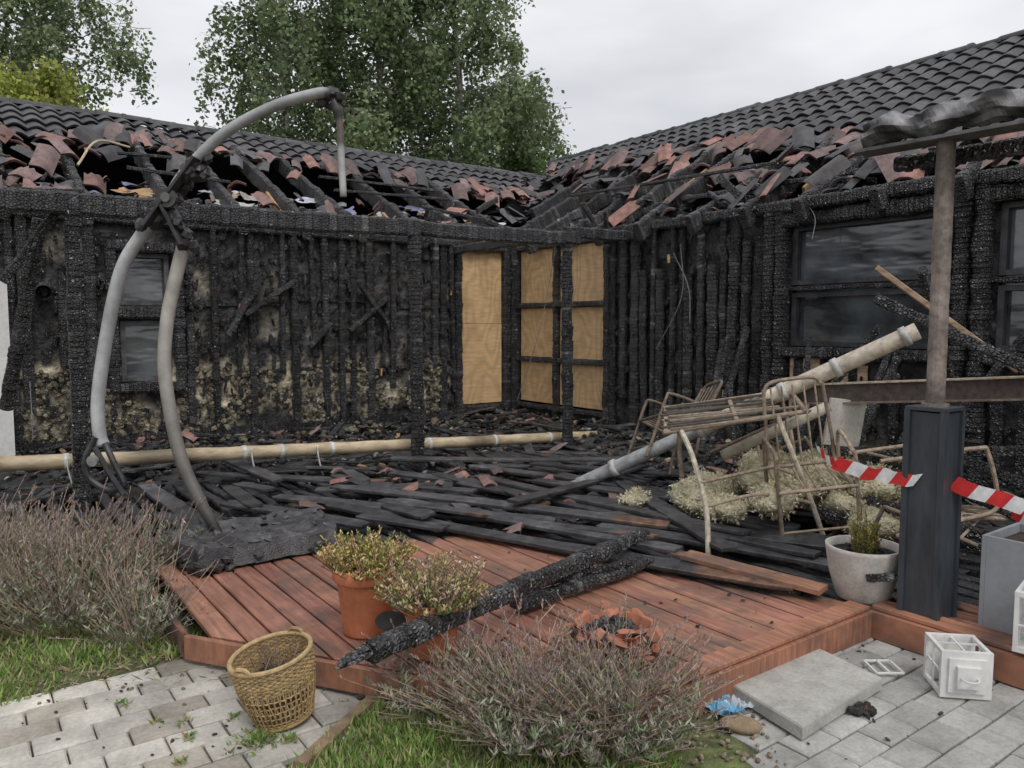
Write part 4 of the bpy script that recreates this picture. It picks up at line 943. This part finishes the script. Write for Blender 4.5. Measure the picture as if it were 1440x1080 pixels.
# ---------------------------------------------------------------- plants
def lavender(name,cs,n,dead=.5,hgt=.34,gk=1.0,fh=.17):
    e=EMP(name); C=[];D=[];K=[];Z=[]; mb=MB()
    for i in range(n):
        f,l,r=random.choices(cs,[q[2]**2 for q in cs])[0]; a=U(0,6.28);q=r*math.sqrt(random.random())
        c0=S(f,l,0); b=c0+V3(math.cos(a)*q*.55,math.sin(a)*q*.55,0); lean=q/r
        H=hgt*U(.5,1.15)*(1.1-.4*lean)*(1+.5*NZ(b.x*3,b.y*3,1)); t=c0+V3(math.cos(a)*(q*1.0+lean*.12)+U(-.07,.07),math.sin(a)*(q*1.0+lean*.12)+U(-.07,.07),H)
        fl=random.random()<dead; leafy=(not fl) or random.random()<.45
        if fl: t=t+V3(math.cos(a)*.09*lean+U(-.08,.08),math.sin(a)*.09*lean+U(-.08,.08),U(.02,fh))
        mid=b.lerp(t,.5)+V3(U(-.04,.04),U(-.04,.04),.02)
        k=U(.6,1.3); pts=cat([b,mid,t],3); tube(mb,pts,.0016,(.30*k,.225*k,.165*k),3,cap=False)
        if leafy:
            g=random.choice([(.31,.35,.24),(.20,.27,.13),(.38,.39,.31),(.36,.33,.26)])
            for j in range(18):
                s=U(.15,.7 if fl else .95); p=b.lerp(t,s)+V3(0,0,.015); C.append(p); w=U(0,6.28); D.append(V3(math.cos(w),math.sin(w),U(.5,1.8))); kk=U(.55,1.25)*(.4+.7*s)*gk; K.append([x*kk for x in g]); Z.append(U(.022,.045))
        if fl:
            g=random.choice([(.34,.25,.21),(.42,.32,.28),(.28,.23,.23),(.36,.29,.32)]); d=(t-mid).normalized()
            for j in range(18):
                p=t-d*U(0,.055); C.append(p); w=U(0,6.28); D.append(V3(math.cos(w),math.sin(w),U(.2,1.5))*.8+d); kk=U(.6,1.3); K.append([x*kk for x in g]); Z.append(U(.010,.020))
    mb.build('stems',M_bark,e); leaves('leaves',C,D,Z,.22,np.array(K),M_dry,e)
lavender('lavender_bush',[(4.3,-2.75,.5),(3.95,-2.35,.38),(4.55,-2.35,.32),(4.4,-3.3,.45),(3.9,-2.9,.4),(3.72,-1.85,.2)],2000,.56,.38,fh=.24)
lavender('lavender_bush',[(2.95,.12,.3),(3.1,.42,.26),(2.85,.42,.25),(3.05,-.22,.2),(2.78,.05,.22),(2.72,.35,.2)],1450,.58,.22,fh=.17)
def grass(name,test,n,f0,f1,l0,l1,h,cols):
    C=[];D=[];K=[];Z=[]
    for i in range(n):
        f,l=U(f0,f1),U(l0,l1)
        if not test(f,l): continue
        p=S(f,l,-.012); q=NZ(p.x,p.y,0,4)
        C.append(p); D.append(V3(U(-.8,.8),U(-.8,.8),1)); Z.append(h*U(.5,1.3)*(1+.6*q)); k=U(.6,1.3)*(1+.4*q); c=random.choice(cols); K.append([x*k for x in c])
    leaves(name,C,D,Z,.13,np.array(K),M_grass)
GR=[(.22,.36,.08),(.28,.42,.11),(.17,.28,.07),(.38,.42,.17),(.42,.40,.22)]
grass('lawn_grass',lambda f,l: not inside(PL,f,l) and not inside(PR,f,l) and random.random()<.5+NZ(f,l,0,3)*1.2,22000,2.3,3.15,-.85,.6,.055,GR)
grass('lawn_grass',lambda f,l: not inside(PL,f,l) and random.random()<.6+NZ(f,l,0,2)*1.2,11000,3.05,3.95,-3.2,-1.5,.06,GR)
def tufts():
    C=[];D=[];K=[];Z=[]
    for i in range(24):
        f,l=U(2.2,3.6),(U(-2.2,-.6)); 
        if i==0: f,l=2.82,-.96
        p0=S(f,l,0); m=220 if i==0 else random.randint(6,22); s=.09 if i==0 else U(.02,.04)
        for k in range(m):
            a=U(0,6.28); C.append(p0+V3(random.gauss(0,s*.4),random.gauss(0,s*.4),0)); D.append(V3(math.cos(a),math.sin(a),U(.3,1.4))); Z.append(U(.015,.045)); g=random.choice(GR); K.append([x*U(.6,1.0) for x in g])
    leaves('weed_tufts',C,D,Z,.3,np.array(K),M_grass)
tufts()
mb=MB()
for i in range(1100):
    f,l=(U(3.05,4.0),U(-2.6,-1.3)) if random.random()<.5 else (U(2.5,3.25),U(-.6,1.0))
    if inside(PL,f,l) and random.random()<.9: continue
    k=U(.5,1.3); s=U(.003,.012); chunk(mb,S(f,l,.0),s*1.3,s,s*.7,(.26*k,.21*k,.15*k))
mb.build('gravel',M_conc)
C=[];D=[];K=[];Z=[]
for i in range(5200):
    f,l=U(3.0,3.95),U(-2.6,-.3)
    x=S(f,l)
    if inside(PL,f,l) and (random.random()<.8 or f<3.25): continue
    if x.y>deck_min(x.x)-.02 and x.x>-6.08: continue
    C.append(S(f,l,.0 if inside(PL,f,l) else -.01)); a=U(0,6.28); D.append(V3(math.cos(a),math.sin(a),U(.05,.9))); Z.append(U(.03,.08)); k=U(.6,1.2); K.append([q*k for q in random.choice([(.35,.29,.18),(.24,.27,.10),(.30,.24,.16)])])
leaves('dry_grass',C,D,Z,.1,np.array(K),M_dry)

# ---------------------------------------------------------------- trees
def tree(name,base,H,R,nl,leafn,cols,z0=.2,lsize=.1,droop=1.0,shape=None,bark=(.35,.33,.30)):
    e=EMP(name); mb=MB(); base=Vector(base); C=[];D=[];K=[];Z=[]
    trunk=cat([base+V3(.25*NZ(i,base.x,0),.25*NZ(i,base.y,4),H*i/7) for i in range(8)],4); n=len(trunk)
    tube(mb,trunk,lambda t:max(.02,H*.013*(1-t)**.8),lambda t:bark,8)
    for i in range(nl):
        t=z0+(1-z0)*(i+random.random())/nl; o=trunk[min(n-1,int(t*(n-1)))]; a=i*2.4+U(-.4,.4)
        env=shape(t)
        L=R*env*U(.6,1.12); dr=V3(math.cos(a),math.sin(a),0); up=U(.3,.8)*L
        p=[o,o+dr*L*.35+V3(0,0,up*.6),o+dr*L*.7+V3(0,0,up*.9),o+dr*L+V3(0,0,up*.75)]; lp=cat(p,5)
        tube(mb,lp,lambda q:max(.008,.05*(1-q)*(1-t*.6)),tuple(c*.5 for c in bark),5)
        for j in range(int(9+L*3.8)):
            s=U(.12,1); b=lp[min(len(lp)-1,int(s*(len(lp)-1)))]; w=a+random.gauss(0,1.2); l2=U(.3,1.1)*(1.2-.5*s)*L*.30+.2
            c=b+V3(math.cos(w)*l2,math.sin(w)*l2,U(-.2,.5)*l2); tube(mb,[b,(b+c)/2+V3(0,0,.08),c],.008,tuple(q*.4 for q in bark),4,cap=False)
            tone=U(.55,1.25); cc=random.choice(cols)
            for h in range(3):
                st=b.lerp(c,U(.3,1.05)); hl=U(.4,1.7)*droop; wv=V3(U(-.25,.25),U(-.25,.25),0)
                for q in range(leafn):
                    x=U(0,1)**.8; pp=st+V3(0,0,-hl*x)+wv*x*hl+V3(random.gauss(0,.13),random.gauss(0,.13),random.gauss(0,.12)); C.append(pp); D.append(V3(U(-1,1),U(-1,1),U(-1.2,.3))); kk=tone*U(.7,1.3); K.append([m*kk for m in cc]); Z.append(lsize*U(.7,1.4))
    mb.build('trunk_and_limbs',M_bark,e); leaves('leaves',C,D,Z,.72,np.array(K),M_leaf,e); return len(C)
BG=[(.23,.30,.15),(.27,.34,.18),(.31,.355,.21),(.17,.23,.11)]
sh=lambda t: float(np.interp(t,[.15,.35,.6,.8,1],[.85,1,.95,.8,.35]))
N=0
N+=tree('birch_tree',S(25,-7.2),16.5,3.1,40,16,BG,z0=.22,lsize=.145,shape=sh,bark=(.45,.43,.40))
N+=tree('birch_tree',S(26,-4.4),15.5,3.0,38,15,BG,z0=.22,lsize=.145,shape=sh,bark=(.45,.43,.40))
N+=tree('birch_tree',S(27,-1.9),17,3.6,42,16,BG,z0=.22,lsize=.15,shape=sh,bark=(.45,.43,.40))
N+=tree('birch_tree',S(29,.0),10.3,2.4,28,16,[(.16,.22,.09),(.19,.26,.11)],z0=.2,lsize=.15,shape=sh)
N+=tree('birch_tree',S(26,-16.0),14.5,3.6,38,16,BG,z0=.22,lsize=.145,shape=sh,bark=(.45,.43,.40))
N+=tree('hazel_tree',S(20,-12.2),7.9,2.4,24,14,[(.38,.42,.09),(.42,.44,.12),(.30,.36,.08)],z0=.35,lsize=.13,droop=.5,shape=sh)
N+=tree('hazel_tree',S(21,-10.4),6.9,1.9,18,13,[(.36,.40,.09),(.28,.34,.08)],z0=.4,lsize=.13,droop=.5,shape=sh)
print('leaves',N)

# ---------------------------------------------------------------- sky, sun, camera
sc=bpy.context.scene; w=bpy.data.worlds.new('World'); sc.world=w; w.use_nodes=True; nt=w.node_tree; Nn=nt.nodes; L=nt.links
bg=Nn['Background']; sky=Nn.new('ShaderNodeTexSky'); sky.sky_type='NISHITA'; sky.sun_disc=False; sky.sun_elevation=math.radians(50); sky.sun_rotation=math.radians(200)
tc=Nn.new('ShaderNodeTexCoord'); nz=Nn.new('ShaderNodeTexNoise'); nz.inputs['Scale'].default_value=2.6; nz.inputs['Detail'].default_value=4; nz.inputs['Roughness'].default_value=.5
mp=Nn.new('ShaderNodeMapping'); mp.inputs['Scale'].default_value=(1,1,3); L.new(tc.outputs['Generated'],mp.inputs[0]); L.new(mp.outputs[0],nz.inputs['Vector'])
cr=Nn.new('ShaderNodeValToRGB'); cr.color_ramp.elements[0].position=.32; cr.color_ramp.elements[0].color=(.60,.605,.635,1); cr.color_ramp.elements[1].position=.66; cr.color_ramp.elements[1].color=(.83,.83,.85,1); L.new(nz.outputs['Fac'],cr.inputs[0])
vm=Nn.new('ShaderNodeVectorMath'); vm.operation='SCALE'; vm.inputs['Scale'].default_value=7.7; L.new(cr.outputs[0],vm.inputs[0])
mx=Nn.new('ShaderNodeMixRGB'); mx.inputs[0].default_value=.94; L.new(sky.outputs[0],mx.inputs[1]); L.new(vm.outputs[0],mx.inputs[2]); L.new(mx.outputs[0],bg.inputs[0]); bg.inputs[1].default_value=.15
sd=bpy.data.lights.new('sun','SUN'); sd.energy=1.5; sd.angle=math.radians(25); sd.color=(1,.97,.93); so=bpy.data.objects.new('sun',sd); bpy.context.collection.objects.link(so)
dirv=(S(3,-1.5,-4.5)-S(0,0,0)); so.rotation_euler=dirv.to_track_quat('-Z','Y').to_euler()
cd=bpy.data.cameras.new('camera'); cd.sensor_width=36; cd.lens=27; cd.clip_end=1500; co=bpy.data.objects.new('camera',cd); bpy.context.collection.objects.link(co)
co.location=(-6.92,-9.44,1.58); fh=(V3(.588,.809,0)).normalized(); d=fh*math.cos(math.radians(4.4))+V3(0,0,-math.sin(math.radians(4.4))); co.rotation_euler=d.to_track_quat('-Z','Y').to_euler(); sc.camera=co
sc.view_settings.view_transform='Standard'; sc.view_settings.look='None'; sc.view_settings.exposure=0
